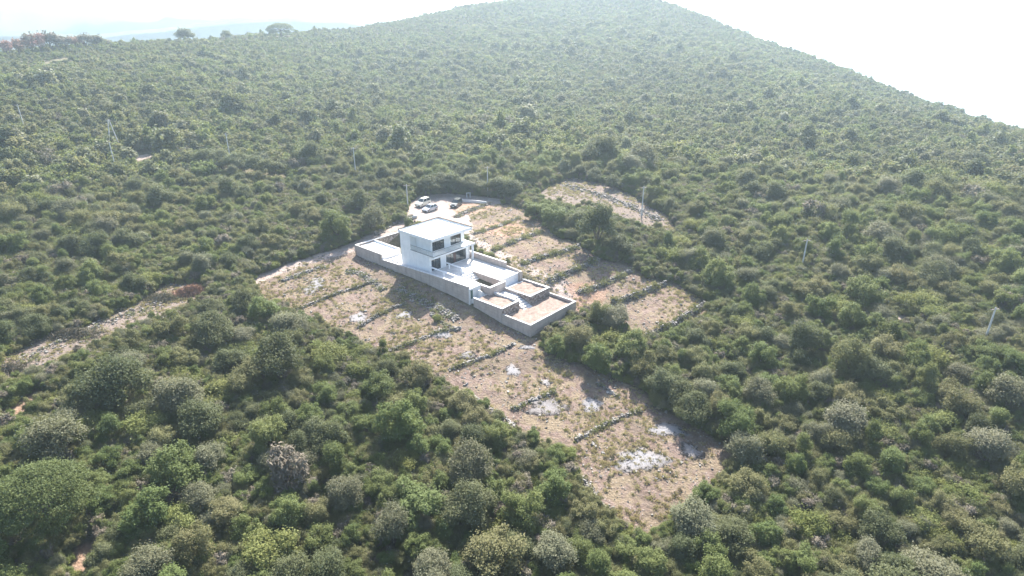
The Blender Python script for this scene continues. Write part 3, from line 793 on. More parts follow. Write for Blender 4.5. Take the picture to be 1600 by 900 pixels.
LEAF = {
 'oak':    leaf_mat("holm_oak_leaf", (0.072, 0.086, 0.040), (0.100, 0.117, 0.056), (0.150, 0.162, 0.086), 0.32, 0.6, 0.1),
 'green':  leaf_mat("arbutus_leaf", (0.098, 0.132, 0.044), (0.136, 0.174, 0.058), (0.188, 0.218, 0.084), 0.4, 0.6, 0.1),
 'yellow': leaf_mat("mastic_leaf", (0.142, 0.166, 0.050), (0.190, 0.214, 0.066), (0.250, 0.264, 0.098), 0.42, 0.6, 0.1),
 'silver': leaf_mat("phillyrea_leaf", (0.126, 0.128, 0.074), (0.162, 0.164, 0.098), (0.212, 0.210, 0.138), 0.3, 0.6, 0.1),
 'dull':   leaf_mat("dull_heath_leaf", (0.124, 0.128, 0.056), (0.166, 0.168, 0.076), (0.225, 0.216, 0.108), 0.34, 0.65, 0.1),
 'twig':   leaf_mat("dry_twigs", (0.12, 0.104, 0.076), (0.17, 0.148, 0.112), (0.24, 0.208, 0.162), 0.1, 0.8, 0.1),
 'pine':   leaf_mat("pine_needles", (0.062, 0.092, 0.032), (0.084, 0.118, 0.042), (0.118, 0.150, 0.056), 0.32, 0.6, 0.12),
 'red':    leaf_mat("bare_reddish_twigs", (0.27, 0.140, 0.110), (0.35, 0.19, 0.15), (0.43, 0.26, 0.21), 0.1, 0.8, 0.1),
 'straw':  leaf_mat("dry_grass_blade", (0.30, 0.245, 0.14), (0.40, 0.335, 0.20), (0.48, 0.41, 0.26), 0.3, 0.8, 0.1),
 'weed':   leaf_mat("terrace_weed", (0.115, 0.125, 0.05), (0.17, 0.175, 0.075), (0.24, 0.225, 0.12), 0.3, 0.7, 0.1),
}
M['bark'] = plain("grey_bark", (0.15, 0.125, 0.10), 0.9, 0.1, 0, 0.3, 4)

# ------------------------------------------------------------------ shrubs and trees: unit prototypes about 1 m across
def crown_cloud(r_, style, n, leaf):
    """leaf positions/normals in a crown of width ~1 and height ~style dependent; base at z = 0"""
    P, N = [], []
    if style == 'umbrella':
        lobes = []
        for k in range(105):
            a, q = 2.39996 * k, math.sqrt((k + 0.5) / 105) * r_.uniform(0.95, 1.05)
            zc = 0.34 + 0.42 * math.sqrt(max(0.0, 1 - min(1, q) ** 2.4)) * r_.uniform(0.9, 1.04)
            lobes.append((0.43 * q * math.cos(a), 0.43 * q * math.sin(a), zc, r_.uniform(0.055, 0.085), 0.85))
        for k in range(26):
            a, q = r_.uniform(0, 6.28), r_.uniform(0.5, 0.95); lobes.append((0.40 * q * math.cos(a), 0.40 * q * math.sin(a), r_.uniform(0.26, 0.38), r_.uniform(0.05, 0.09), 0.8))
    elif style == 'round':
        lobes = []
        ex, ey = r_.uniform(0.75, 1.15), r_.uniform(0.75, 1.15)
        for k in range(30):
            d = r_.normal(size=3); d /= np.linalg.norm(d); d[2] = abs(d[2]) * 1.1 - 0.35; q = r_.uniform(0.5, 1.3)
            lobes.append((d[0] * 0.33 * q * ex, d[1] * 0.33 * q * ey, 0.48 + d[2] * 0.38 * q, r_.uniform(0.08, 0.22), 0.95))
    elif style == 'tall':
        lobes = []
        for k in range(18):
            h = r_.uniform(0.1, 1.0); a = r_.uniform(0, 6.28); rr = 0.30 * math.sqrt(max(0.05, 1 - (h - 0.35) ** 2 * 1.8))
            lobes.append((rr * math.cos(a) * r_.uniform(0.4, 1), rr * math.sin(a) * r_.uniform(0.4, 1), 0.18 + h * 0.95, r_.uniform(0.13, 0.22), 1.15))
    elif style == 'low':
        lobes = [(0.36 * math.sqrt(r_.uniform()) * math.cos(a), 0.36 * math.sqrt(r_.uniform()) * math.sin(a), r_.uniform(0.12, 0.42), r_.uniform(0.13, 0.24), 0.85) for a in r_.uniform(0, 6.28, 16)]
    else:   # ragged
        lobes = [(0.40 * r_.uniform(0.2, 1.1) * math.cos(a), 0.40 * r_.uniform(0.2, 1.1) * math.sin(a), r_.uniform(0.14, 0.84), r_.uniform(0.07, 0.19), 1.1) for a in r_.uniform(0, 6.28, 32)]
    w = np.array([l[3] ** 2 for l in lobes]); w /= w.sum()
    k = r_.choice(len(lobes), n, p=w)
    L = np.array(lobes)[k]
    d = r_.normal(size=(n, 3)); d[:, 2] = np.where(d[:, 2] < -0.3, -d[:, 2], d[:, 2]); d /= np.linalg.norm(d, axis=1, keepdims=True)
    # small tufts inside every lobe give the clumpy light and dark
    tuft = np.round(d * 2.4) / 2.4; tuft /= np.linalg.norm(tuft, axis=1, keepdims=True) + 1e-9
    d2 = d * 0.42 + tuft * 0.58 + r_.normal(size=(n, 3)) * 0.09
    th_ = np.sin((tuft * np.array([12.9, 78.2, 37.7])).sum(1) * 3.1 + k * 7.3) * 43758.5
    tr_ = (th_ - np.floor(th_))[:, None] * 0.42 + 0.76
    rad = L[:, 3:4] * tr_ * (r_.uniform(0.55, 1.0, (n, 1)) ** 0.5 + (r_.uniform(0, 1, (n, 1)) > 0.93) * 0.25)
    P = L[:, :3] + d2 * rad * np.stack([np.ones(n), np.ones(n), L[:, 4]], 1)
    sh = r_.uniform(size=n) < 0.14
    P[sh] += (tuft[sh] * 0.45 + np.array([0, 0, 0.75])) * (L[sh, 3:4] * r_.uniform(0.1, 0.75, (sh.sum(), 1)))
    P[:, 2] = np.maximum(P[:, 2], 0.03)
    N = d * 0.40 + r_.normal(size=(n, 3)) * 0.42 + np.array([0, 0.0, 0.62]); N /= np.linalg.norm(N, axis=1, keepdims=True)
    return P, N
def trunk_mesh(r_, style, h, name):
    mb = MB()
    if style == 'umbrella':
        mb.tube([(0, 0, -0.08), (0.01, 0, 0.2), (0.02, 0.01, 0.48)], [0.035, 0.028, 0.022], 7)
        for k in range(7):
            a = k * 0.9 + r_.uniform(0, .4); mb.tube([(0.01, 0, 0.33 + 0.02 * k), (0.14 * math.cos(a), 0.14 * math.sin(a), 0.46), (0.33 * math.cos(a), 0.33 * math.sin(a), 0.56)], [0.016, 0.012, 0.005], 5)
    else:
        mb.tube([(0, 0, -0.15), (0.01, 0.01, 0.12), (0.0, 0.02, 0.35 * h)], [0.040, 0.030, 0.020], 6)
        for k in range(5):
            a = k * 1.257 + r_.uniform(0, .6); z = r_.uniform(0.05, 0.25) * h
            mb.tube([(0, 0, z), (0.13 * math.cos(a), 0.13 * math.sin(a), z + 0.22 * h), (0.26 * math.cos(a), 0.26 * math.sin(a), z + 0.45 * h)], [0.020, 0.014, 0.005], 5)
    return mb
PROTO = {}     # (species, variant) -> (crown mesh, trunk mesh)
r0 = np.random.default_rng(21)
SPEC = {'oak': ('round', 15000, 0.026, 3), 'green': ('ragged', 13000, 0.028, 4), 'yellow': ('low', 9000, 0.032, 3), 'silver': ('round', 14000, 0.026, 3),
        'dull': ('ragged', 12000, 0.027, 4), 'twig': ('ragged', 2500, 0.040, 2), 'tallgreen': ('tall', 11000, 0.029, 2), 'pine': ('umbrella', 46000, 0.0125, 1)}
SPMAT = {'tallgreen': 'green'}
for sp, (st, n, lf, nv) in SPEC.items():
    for k in range(nv):
        P, N = crown_cloud(r0, st, n, lf)
        V, Q = leaf_quads(P, N, lf, r0, 1.5 if sp != 'twig' else 3.5)
        cm = fast_mesh(sp + "_crown", V, Q, LEAF[SPMAT.get(sp, sp)])
        tm = trunk_mesh(r0, st, 1.0 if st != 'low' else 0.6, sp).mesh(sp + "_trunk", M['bark'])
        PROTO[(sp, k)] = (cm, tm, V, Q)
TOPH = {'oak': 0.98, 'green': 0.98, 'yellow': 0.62, 'silver': 0.98, 'dull': 0.98, 'twig': 0.98, 'tallgreen': 1.25, 'pine': 0.75}

def join_proto(name, sp, k, n_leaf=None, lf=None, st=None):
    """crown + trunk in one mesh for the uncounted scrub"""
    if n_leaf is None: V, Q = PROTO[(sp, k)][2:4]
    else:
        P, N = crown_cloud(r0, st, n_leaf, lf); V, Q = leaf_quads(P, N, lf, r0, 1.3)
    me = fast_mesh(name, V, Q, LEAF[SPMAT.get(sp, sp)])
    return bpy.data.objects.new(name, me)
def scatter(name, pts, sc, rz, idx, coll, label, cat=None):
    me = bpy.data.meshes.new(name)
    me.vertices.add(len(pts)); me.vertices.foreach_set("co", np.asarray(pts, np.float32).ravel())
    for nm, typ, dat in (("size", 'FLOAT', sc), ("turn", 'FLOAT', rz), ("which", 'INT', idx)):
        a = me.attributes.new(nm, typ, 'POINT'); a.data.foreach_set("value", np.asarray(dat, np.float32 if typ == 'FLOAT' else np.int32))
    me.update()
    o = link(name, me); tag(o, label, cat, kind="stuff")
    g = bpy.data.node_groups.new(name + "_scatter", 'GeometryNodeTree')
    g.interface.new_socket("Geometry", in_out='INPUT', socket_type='NodeSocketGeometry')
    g.interface.new_socket("Geometry", in_out='OUTPUT', socket_type='NodeSocketGeometry')
    N = g.nodes; gi = N.new("NodeGroupInput"); go = N.new("NodeGroupOutput")
    ip = N.new("GeometryNodeInstanceOnPoints"); ci = N.new("GeometryNodeCollectionInfo")
    ci.inputs["Collection"].default_value = coll; ci.inputs["Separate Children"].default_value = True; ci.inputs["Reset Children"].default_value = True
    def at_(nm, typ):
        a = N.new("GeometryNodeInputNamedAttribute"); a.data_type = typ; a.inputs["Name"].default_value = nm; return a.outputs["Attribute"]
    cx = N.new("ShaderNodeCombineXYZ"); g.links.new(at_("turn", 'FLOAT'), cx.inputs["Z"])
    g.links.new(gi.outputs[0], ip.inputs["Points"]); g.links.new(ci.outputs[0], ip.inputs["Instance"])
    ip.inputs["Pick Instance"].default_value = True
    g.links.new(at_("which", 'INT'), ip.inputs["Instance Index"])
    g.links.new(cx.outputs[0], ip.inputs["Rotation"]); g.links.new(at_("size", 'FLOAT'), ip.inputs["Scale"])
    g.links.new(ip.outputs[0], go.inputs[0])
    m = o.modifiers.new("scatter", 'NODES'); m.node_group = g
    return o
def in_poly(poly, x, y):
    ins = np.zeros(np.shape(x), bool); n = len(poly)
    for i in range(n):
        ax, ay = poly[i]; bx, by = poly[(i + 1) % n]
        c = ((ay > y) != (by > y))
        with np.errstate(divide='ignore', invalid='ignore'):
            ins ^= c & (x < (bx - ax) * (y - ay) / (by - ay) + ax)
    return ins
GARDEN_PX = [(560, 384), (640, 345), (688, 338), (745, 352), (800, 395), (905, 470), (903, 495), (830, 532), (735, 482), (600, 425), (562, 405)]
OPEN_PX = [PX['field'], PX['field2'], PX['road'], PX['sideyard'], PX['gravel'], PX['track'], PX['path'], PX['path2'], PX['path3'], PX['path4'], GARDEN_PX]
def plot_uv(x, y):
    rx, ry = x - O2[0], y - O2[1]
    return rx * UA[0] + ry * UA[1], rx * VA[0] + ry * VA[1]
def free(x, y, z, w, h):
    """True where a plant of width w and height h may grow: off the cleared ground and not standing in front of it"""
    ok = np.ones(x.shape, bool)
    near = np.hypot(x, y) < 460
    for k in PW:
        if k in ('path5', 'path6'): m = 0.0
        else: m = 0.42
        dd = np.full(x.shape, 99.0); dd[near] = sdf(PW[k], x[near], y[near])
        ok &= dd > m * w
    u, v = plot_uv(x, y)
    ok &= ~((u > -23.5 - w * .3) & (u < 27 + w * .35) & (v > -3 - w * .35) & (v < 13 + w * .4))
    for hh, dx in ((0.95, 0), (0.7, 0), (0.6, 0.3), (0.6, -0.3)):
        px, py = project(x + dx * w, y, z + h * hh)
        for p in OPEN_PX: ok &= ~in_poly(p, px, py)
    return ok

# ------------------------------------------------------------------ dry-stone terrace walls and rubble borders
def stone_row(name, label, cat, px, width, height, step=0.20, weeds=0.5, seed=1, group=None, big=1.0, mat='rubble'):
    pts = [hit(*p) for p in px]
    line = resample([(p[0], p[1]) for p in pts], step)
    base = hit(*px[len(px) // 2])
    root = empty(name, base); tag(root, label, cat, group)
    r_ = random.Random(seed); V = []; F = []
    W, WN = [], []
    for k, q in enumerate(line):
        a, b = line[max(0, k - 1)], line[min(len(line) - 1, k + 1)]
        d = (b - a) / (np.linalg.norm(b - a) + 1e-9); nrm = np.array([-d[1], d[0]])
        loc_h = height * (0.65 + 0.5 * (0.5 + 0.5 * math.sin(k * 0.31 + seed) * math.cos(k * 0.117 + 2 * seed))) * (0.35 if r_.random() < 0.06 else 1)
        m = 2 + int(loc_h / 0.14)
        for j in range(m):
            off = r_.gauss(0, width * 0.30); hgt = r_.uniform(0, loc_h) * max(0.15, 1 - abs(off) / width)
            x, y = q + nrm * off + d * r_.uniform(-.15, .15)
            z = float(gz(x, y)) + hgt
            s = big * r_.uniform(0.16, 0.44)
            i0 = len(V)
            V += [(x + p[0] - base[0], y + p[1] - base[1], z + p[2] - base[2]) for p in stone_shape(r_, s)]
            F += [tuple(i + i0 for i in f) for f in BOXF]
        for _ in range(3):
            if r_.random() < weeds * (0.5 + 0.5 * math.sin(k * 0.23 + seed * 1.7)):
                off = r_.gauss(0, width * 0.5); x, y = q + nrm * off; z = float(gz(x, y))
                n = 22
                P = rng.normal(size=(n, 3)) * np.array([0.22, 0.22, 0.12]) + np.array([x - base[0], y - base[1], z - base[2] + loc_h * r_.uniform(0.3, 1.0) + 0.08])
                N_ = rng.normal(size=(n, 3)) + np.array([0, 0, .6]); W.append(P); WN.append(N_ / np.linalg.norm(N_, axis=1, keepdims=True))
    o = link("stones", new_mesh("stones", V, F, M[mat]), root); o["kind"] = "stuff"
    if W:
        Vw, Qw = leaf_quads(np.concatenate(W), np.concatenate(WN), 0.14, rng, 1.8)
        o = link("weeds", fast_mesh("weeds", Vw, Qw, LEAF['weed']), root); o["kind"] = "stuff"
    return root
c6 = lambda x, y: (720 + x / 3.214, 260 + y / 3.214)
c4 = lambda x, y: (380 + x / 4.09, 380 + y / 4.09)
c5 = lambda x, y: (700 + x / 2.648, 520 + y / 2.648)
G1 = "dry-stone terrace walls on the far plots"
G2 = "dry-stone terrace rows on the burnt field"
FAR = [([c6(60, 345), c6(170, 310), c6(290, 262)], 0.30, "faint weedy stone row, first below the parking area on the far plots"),
       ([c6(160, 425), c6(270, 380), c6(405, 330)], 0.45, "weedy dry-stone terrace wall, second below the parking area on the far plots"),
       ([c6(305, 495), c6(440, 450), c6(540, 425), c6(625, 390)], 0.55, "weedy dry-stone terrace wall, third below the parking area, ending at the dark tree"),
       ([c6(445, 580), c6(560, 530), c6(640, 495), c6(715, 455)], 0.70, "thick weedy dry-stone terrace wall, fourth below the parking area"),
       ([c6(590, 640), c6(700, 600), c6(790, 560), c6(860, 525)], 0.55, "dry-stone terrace wall rising from the red earth beside the garden basin"),
       ([c6(760, 690), c6(850, 665), c6(950, 625), c6(1025, 595)], 0.75, "stony terrace wall, second from the lower end of the far plots"),
       ([c6(925, 865), c6(1010, 830), c6(1100, 780), c6(1220, 705)], 0.85, "thick grey stone wall closing the lower end of the far plots")]
for i, (p, h, lab) in enumerate(FAR): stone_row("terrace_wall", lab, "stone wall", p, 0.95, h * 1.25, 0.16, 0.8, 10 + i, G1)
NEARW = [([c4(310, 440), c4(450, 385), c4(600, 325), c4(760, 275), c4(850, 240)], 0.45, "long stone row crossing the upper field below the highest ash patch"),
         ([c4(735, 545), c4(850, 470), c4(930, 430), c4(1035, 390)], 0.45, "stone row ending in the villa's shadow beside a round ash patch"),
         ([c4(915, 695), c4(1050, 650), c4(1150, 610), c4(1240, 570), c4(1391, 545)], 0.40, "low stone row below the lone yellowing shrub on the field"),
         ([c5(5, 158), c5(90, 125), c5(180, 95), c5(265, 55)], 0.40, "low dark stone row in mid field below the concrete basin"),
         ([c5(270, 320), c5(340, 285), c5(445, 245)], 0.35, "short dark stone row above the large speckled burnt patch"),
         ([c5(530, 445), c5(620, 400), c5(700, 360), c5(795, 325)], 0.40, "stone row above the largest white ash patch"),
         ([c4(1200, 455), c4(1290, 520), c4(1370, 560)], 0.30, "short stone line running down from the lone yellowing shrub")]
for i, (p, h, lab) in enumerate(NEARW): stone_row("stone_row", lab, "stone row", p, 0.55, h, 0.22, 0.45, 30 + i, G2)
stone_row("rubble_border", "dark loose rubble along the field's middle edge against the near scrub", "rubble", [c5(90, 262), c5(150, 310), c5(215, 350), c5(275, 395)], 1.0, 0.45, 0.14, 0.1, 51)
stone_row("rubble_border", "pale loose rubble along the field's lowest edge against the near scrub", "rubble", [c5(555, 610), c5(620, 700), c5(680, 770), c5(750, 830)], 0.8, 0.40, 0.15, 0.25, 52)
stone_row("rubble_border", "short pile of stones and branches at the field edge under the far scrub", "rubble", [c5(615, 215), c5(660, 240), c5(705, 272)], 0.5, 0.3, 0.18, 0.3, 53)
stone_row("rubble_border", "stones heaped at the highest corner of the burnt field by the road", "rubble", [c4(250, 245), c4(340, 210), c4(430, 180), c4(520, 150)], 1.0, 0.35, 0.2, 0.5, 54)
stone_row("rubble_border", "scattered stones below the outbuilding wall in the villa's shadow", "rubble", [c4(660, 180), c4(760, 195), c4(830, 250), c4(900, 300)], 1.3, 0.35, 0.13, 0.35, 55)
stone_row("rubble_border", "grey rubble strewn along the foot of the long retaining wall", "rubble", [(622, 452), (655, 468), (690, 485), (715, 500)], 1.8, 0.30, 0.10, 0.3, 56)
stone_row("rubble_border", "line of broken stone across the gravel slope above the dark tree", "rubble", [(880, 290), (930, 303), (985, 322), (1030, 345)], 2.4, 0.35, 0.3, 0.1, 57, big=1.5)
stone_row("rubble_border", "pale rubble heaped along the dirt road behind the villa roof", "rubble", [(585, 368), (605, 355), (625, 347), (645, 338)], 1.6, 0.5, 0.10, 0.1, 58)
stone_row("rubble_border", "reddish rubble at the edge of the parking area above the first terrace", "rubble", [(712, 340), (728, 332), (748, 325), (765, 318)], 1.6, 0.5, 0.13, 0.3, 59)
stone_row("rubble_border", "broken rock and cut brush along the cleared track through the left scrub", "rubble", [(30, 566), (110, 530), (200, 492), (270, 462)], 2.6, 0.30, 0.34, 0.5, 60)

# ------------------------------------------------------------------ bonfire scars
def ash_mat(name, white):
    t = NT(name); P = t.coords("World"); n = t.noise(P, 1.6, 6, 0.75); n2 = t.noise(P, 5, 5, 0.8)
    rim = t.attr("rim")
    k = t.math('ADD', t.math('ADD', t.math('MULTIPLY', n, 0.6), 0.13), t.math('ADD', t.math('MULTIPLY', n2, 0.45), t.math('MULTIPLY', rim, -0.42)))
    c = t.ramp(k, [(0.22 + (0 if white else .16), (0.06, 0.052, 0.048)), (0.38 + (0 if white else .16), (0.22, 0.198, 0.188)), (0.66 + (0 if white else .14), (0.275, 0.266, 0.272))])
    return t.done(t.principled(c, 0.95, 0.1, t.bump(n2, 0.8, 0.12)))
M['ash'] = ash_mat("white_ash", True); M['char'] = ash_mat("speckled_ash", False)
ASH = [(492, 447, 14, 12, 1, "white ash patch near the top of the burnt field by the road"), (560, 497, 12, 9, 1, "round white ash patch beside a stone row in the upper field"),
       (632, 492, 12, 6, 1, "small ash patch just beyond the villa's shadow"), (690, 521, 13, 8, 1, "ash patch below the lone yellowing shrub at mid field"),
       (730, 556, 17, 6, 0, "faint wide ash smear in the middle of the field"), (801, 579, 11, 9, 1, "small bright ash patch left of the concrete basin's shadow"),
       (852, 598, 10, 5, 1, "tiny ash patch above the large speckled burnt patch"), (855, 637, 36, 14, 0, "large dark speckled burnt patch at mid lower field"),
       (925, 635, 18, 11, 1, "white ash patch beside the large speckled burnt patch"), (1000, 720, 38, 21, 1, "largest bright white ash patch at the field's lower end"),
       (1042, 673, 26, 12, 1, "broad white ash patch under the scrub at the field's lower end"), (1080, 706, 17, 13, 0, "small dark burnt patch beside the largest white ash patch"),
       (824, 544, 11, 4, 1, "pale ash strip at the foot of the basin's corner")]
M['charcoal'] = plain("charcoal", (0.045, 0.04, 0.038), 0.9)
for i, (cx, cyy, rx, ry, wh, lab) in enumerate(ASH):
    c = hit(cx, cyy); e1 = hit(cx + rx, cyy); e2 = hit(cx, cyy - ry)
    ra = max(0.6, math.hypot(e1[0] - c[0], e1[1] - c[1])) * 1.12; rb = max(0.6, math.hypot(e2[0] - c[0], e2[1] - c[1])) * 1.1
    root = empty("ash_patch", c); tag(root, lab, "ash patch", "burnt bonfire scars on the field")
    r_ = random.Random(70 + i); nr, ns = 7, 40
    ph = [r_.uniform(0, 6.28) for _ in range(5)]
    V, rim = [(0, 0, 0.09)], [0.0]
    for k in range(1, nr + 1):
        for s in range(ns):
            a = 2 * math.pi * s / ns
            w = 1 + 0.16 * math.sin(2 * a + ph[0]) + 0.13 * math.sin(3 * a + ph[1]) + 0.10 * math.sin(5 * a + ph[2]) + 0.08 * math.sin(9 * a + ph[3]) + r_.uniform(-.05, .05)
            q = k / nr; x, y = ra * q * w * math.cos(a), rb * q * w * math.sin(a)
            z = float(gz(c[0] + x, c[1] + y)) - c[2] + 0.10 * (1 - q ** 3) - (0.10 if k == nr else 0) + r_.uniform(-.015, .03) * (1 - q)
            V.append((x, y, z)); rim.append(q ** 2)
    F = [(0, 1 + s, 1 + (s + 1) % ns) for s in range(ns)] + [(1 + (k - 1) * ns + s, 1 + k * ns + s, 1 + k * ns + (s + 1) % ns, 1 + (k - 1) * ns + (s + 1) % ns) for k in range(1, nr) for s in range(ns)]
    me = new_mesh("ash_bed", V, F, M['ash'] if wh else M['char'], True)
    at = me.attributes.new("rim", 'FLOAT', 'POINT'); at.data.foreach_set("value", rim)
    link("ash_bed", me, root)
    st = MB()
    for _ in range(int(26 * ra * rb / 3) + 16):
        a, q = r_.uniform(0, 6.28), math.sqrt(r_.uniform(0.15, 1.1)); x, y = ra * q * math.cos(a), rb * q * math.sin(a); z = float(gz(c[0] + x, c[1] + y)) - c[2] + 0.08
        b = r_.uniform(0, 6.28); l = r_.uniform(0.10, 0.5)
        st.tube([(x, y, z), (x + l * math.cos(b), y + l * math.sin(b), z + r_.uniform(-.02, .12))], r_.uniform(0.02, 0.045), 4)
    o = st.build("charred_sticks", M['charcoal'], root); o["kind"] = "stuff"

# ------------------------------------------------------------------ brush piles on the cleared track
def hit_above(px, py, c):
    r = ray(px, py); x, y, z = r[0] * _T, r[1] * _T, CAM_H + r[2] * _T
    k = int(np.argmax(z <= gz(x, y) + c)); return float(x[k]), float(y[k]), float(gz(x[k], y[k]))
def brush_pile(px, py, L, W, H, mat, lab, seed, turn=0.0):
    b = hit(px, py); root = empty("brush_pile", b, turn); tag(root, lab, "brush pile", "heaps of cut brush")
    r_ = np.random.default_rng(seed); n = int(420 * L * W / 6) + 200
    P = r_.normal(size=(n, 3)) * np.array([L * .3, W * .3, 0]); P[:, 2] = H * np.exp(-(P[:, 0] / (L * .4)) ** 2 - (P[:, 1] / (W * .4)) ** 2) * r_.uniform(0.2, 1, n) + 0.05
    ca, sa = math.cos(turn), math.sin(turn)
    P[:, 2] += gz(b[0] + P[:, 0] * ca - P[:, 1] * sa, b[1] + P[:, 0] * sa + P[:, 1] * ca) - b[2]
    N = r_.normal(size=(n, 3)); N /= np.linalg.norm(N, axis=1, keepdims=True)
    V, Q = leaf_quads(P, N, 0.16, r_, 7.0)
    o = link("branches", fast_mesh("branches", V, Q, LEAF[mat]), root); o["kind"] = "stuff"
    V, Q = leaf_quads(P[::2] * np.array([1, 1, .8]), N[::2], 0.2, r_, 1.4)
    o = link("dead_leaves", fast_mesh("dead_leaves", V, Q, LEAF['twig']), root); o["kind"] = "stuff"
brush_pile(300, 458, 6.5, 2.6, 1.5, 'red', "pinkish-brown heap of cut brush at the upper end of the cleared track", 1, 0.5)
brush_pile(255, 468, 5.0, 2.5, 0.9, 'twig', "pale heap of cut branches beside the pinkish-brown heap on the track", 2, 0.3)
brush_pile(110, 524, 7.0, 2.8, 1.1, 'twig', "long grey heap of dead branches halfway along the cleared track", 3, 0.3)
brush_pile(12, 578, 4.0, 2.2, 0.8, 'twig', "grey heap of dead branches at the near end of the cleared track", 4, 0.2)
brush_pile(612, 342, 5.0, 2.0, 0.8, 'twig', "pale brush and rubble heap between the dirt road and the scrub behind the villa", 5, 0.6)

# ------------------------------------------------------------------ cars
def car(px, py, heading_px, paint, lab, L=4.3, Wd=1.8, H=1.55, suv=False):
    a = hit(px, py); b = hit(*heading_px)
    rz = math.atan2(b[1] - a[1], b[0] - a[0])
    root = empty("parked_car", (a[0], a[1], a[2] + 0.0), rz); tag(root, lab, "car", "cars parked behind the villa")
    h2 = L / 2; y = Wd / 2; g = 0.22
    belt = H * 0.60
    prof = [(-h2, g + .15), (-h2 + .06, belt - .08), (-h2 + 0.35, belt), (h2 - 1.15, belt), (h2 - 0.35, belt - 0.13), (h2 - .04, belt - .32), (h2, g + .2), (h2 - .1, g), (-h2 + .1, g)]
    n = len(prof); vs = []
    for (yy, sc) in ((-y, 0.94), (-y * 0.97, 1.0), (y * 0.97, 1.0), (y, 0.94)):
        for (x_, z_) in prof: vs.append((x_ * (0.985 if sc < 1 else 1), yy, g + (z_ - g) * sc))
    fs = [tuple(range(n - 1, -1, -1)), tuple(range(3 * n, 4 * n))] + [(s * n + i, s * n + (i + 1) % n, (s + 1) * n + (i + 1) % n, (s + 1) * n + i) for s in range(3) for i in range(n)]
    bm = MB().add(vs, fs)
    body = bm.build("body", paint, root)
    # cabin
    r0_, r1_ = (-h2 + 0.15, h2 - 1.15); t0, t1 = (-h2 + (0.35 if suv else 0.75), h2 - 1.95)
    yb, yt = y * 0.93, y * 0.74
    cv = [(r0_, -yb, belt - .01), (r1_, -yb, belt - .01), (r1_, yb, belt - .01), (r0_, yb, belt - .01), (t0, -yt, H), (t1, -yt, H), (t1, yt, H), (t0, yt, H)]
    MB().add(cv, BOXF).build("cabin", paint, root)
    cv = np.array(cv)
    def glass(name, q, inset=0.10, out=0.015):
        q = np.array(q); c = q.mean(0); nn = np.cross(q[1] - q[0], q[3] - q[0]); nn /= np.linalg.norm(nn)
        if np.dot(nn, c - np.array([c[0] * .5, 0, belt * .9])) < 0: nn = -nn
        p = c + (q - c) * (1 - inset * 1.6) ; vs_ = list(p - nn * 0.02) + list(p + nn * out)
        MB().add(vs_, BOXF).build(name, M['carglass'], root)
    glass("windscreen", cv[[1, 2, 6, 5]]); glass("rear_window", cv[[3, 0, 4, 7]])
    for s in ((0, 1, 5, 4), (2, 3, 7, 6)):
        q = cv[list(s)]; m0 = (q[0] + q[1]) / 2; m1 = (q[2] + q[3]) / 2
        glass("side_window", [q[0], m0, m1, q[3]]); glass("side_window", [m0, q[1], q[2], m1])
    for sx in (-h2 + 0.82, h2 - 0.85):
        for sy in (-1, 1):
            w = MB().disc((sx, sy * (y - 0.09), 0.32), 'y', 0.33, 0.22, 16).build("wheel", M['tyre'], root)
            MB().disc((sx, sy * (y + 0.025), 0.32), 'y', 0.20, 0.02, 12).build("rim", M['rim'], w)
    for sy in (-1, 1):
        MB().box(h2 - .16, h2 - .005, sy * y * .72 - .19, sy * y * .72 + .19, belt - .36, belt - .20).build("headlight", M['lamp'], root)
        MB().box(-h2 - .012, -h2 + .10, sy * y * .78 - .13, sy * y * .78 + .13, belt - .34, belt - .12).build("tail_light", M['tail'], root)
        MB().box(h2 - 1.55, h2 - 1.40, sy * (y + .08) - .08, sy * (y + .08) + .08, belt, belt + .13).build("mirror", paint, root)
    MB().box(h2 - .06, h2 + .02, -y * .8, y * .8, g + .03, g + .2).build("bumper", M['tyre'], root)
    MB().box(h2 + .021, h2 + .03, -.26, .26, g + .12, g + .24).build("number_plate", M['white'], root)
def paint(name, c, m=0.2):
    t = NT(name); return t.done(t.principled(c, 0.3, 0.5, None, m, Coat_Weight=0.6))
M['carglass'] = paint("car_glass", (0.03, 0.035, 0.04), 0.0); M['tyre'] = plain("tyre_rubber", (0.03, 0.03, 0.03), 0.9)
M['rim'] = plain("alloy_rim", (0.5, 0.5, 0.52), 0.35, 0.5, 0.8); M['lamp'] = paint("headlamp_glass", (0.75, 0.77, 0.78)); M['tail'] = paint("tail_lamp", (0.30, 0.02, 0.02))
car(661, 321, (652, 325), paint("cream_white_paint", (0.66, 0.66, 0.56)), "cream white off-road car parked nearest the scrub behind the villa", 4.4, 1.82, 1.75, True)
car(672, 329, (660, 333), paint("silver_blue_paint", (0.42, 0.46, 0.52), 0.5), "silver-blue hatchback parked in front of the cream white car", 4.2, 1.78, 1.5)
car(713, 321.5, (704, 329), paint("dark_green_paint", (0.022, 0.032, 0.034), 0.3), "dark green-black car parked alone on the pale dirt", 4.3, 1.8, 1.65, True)

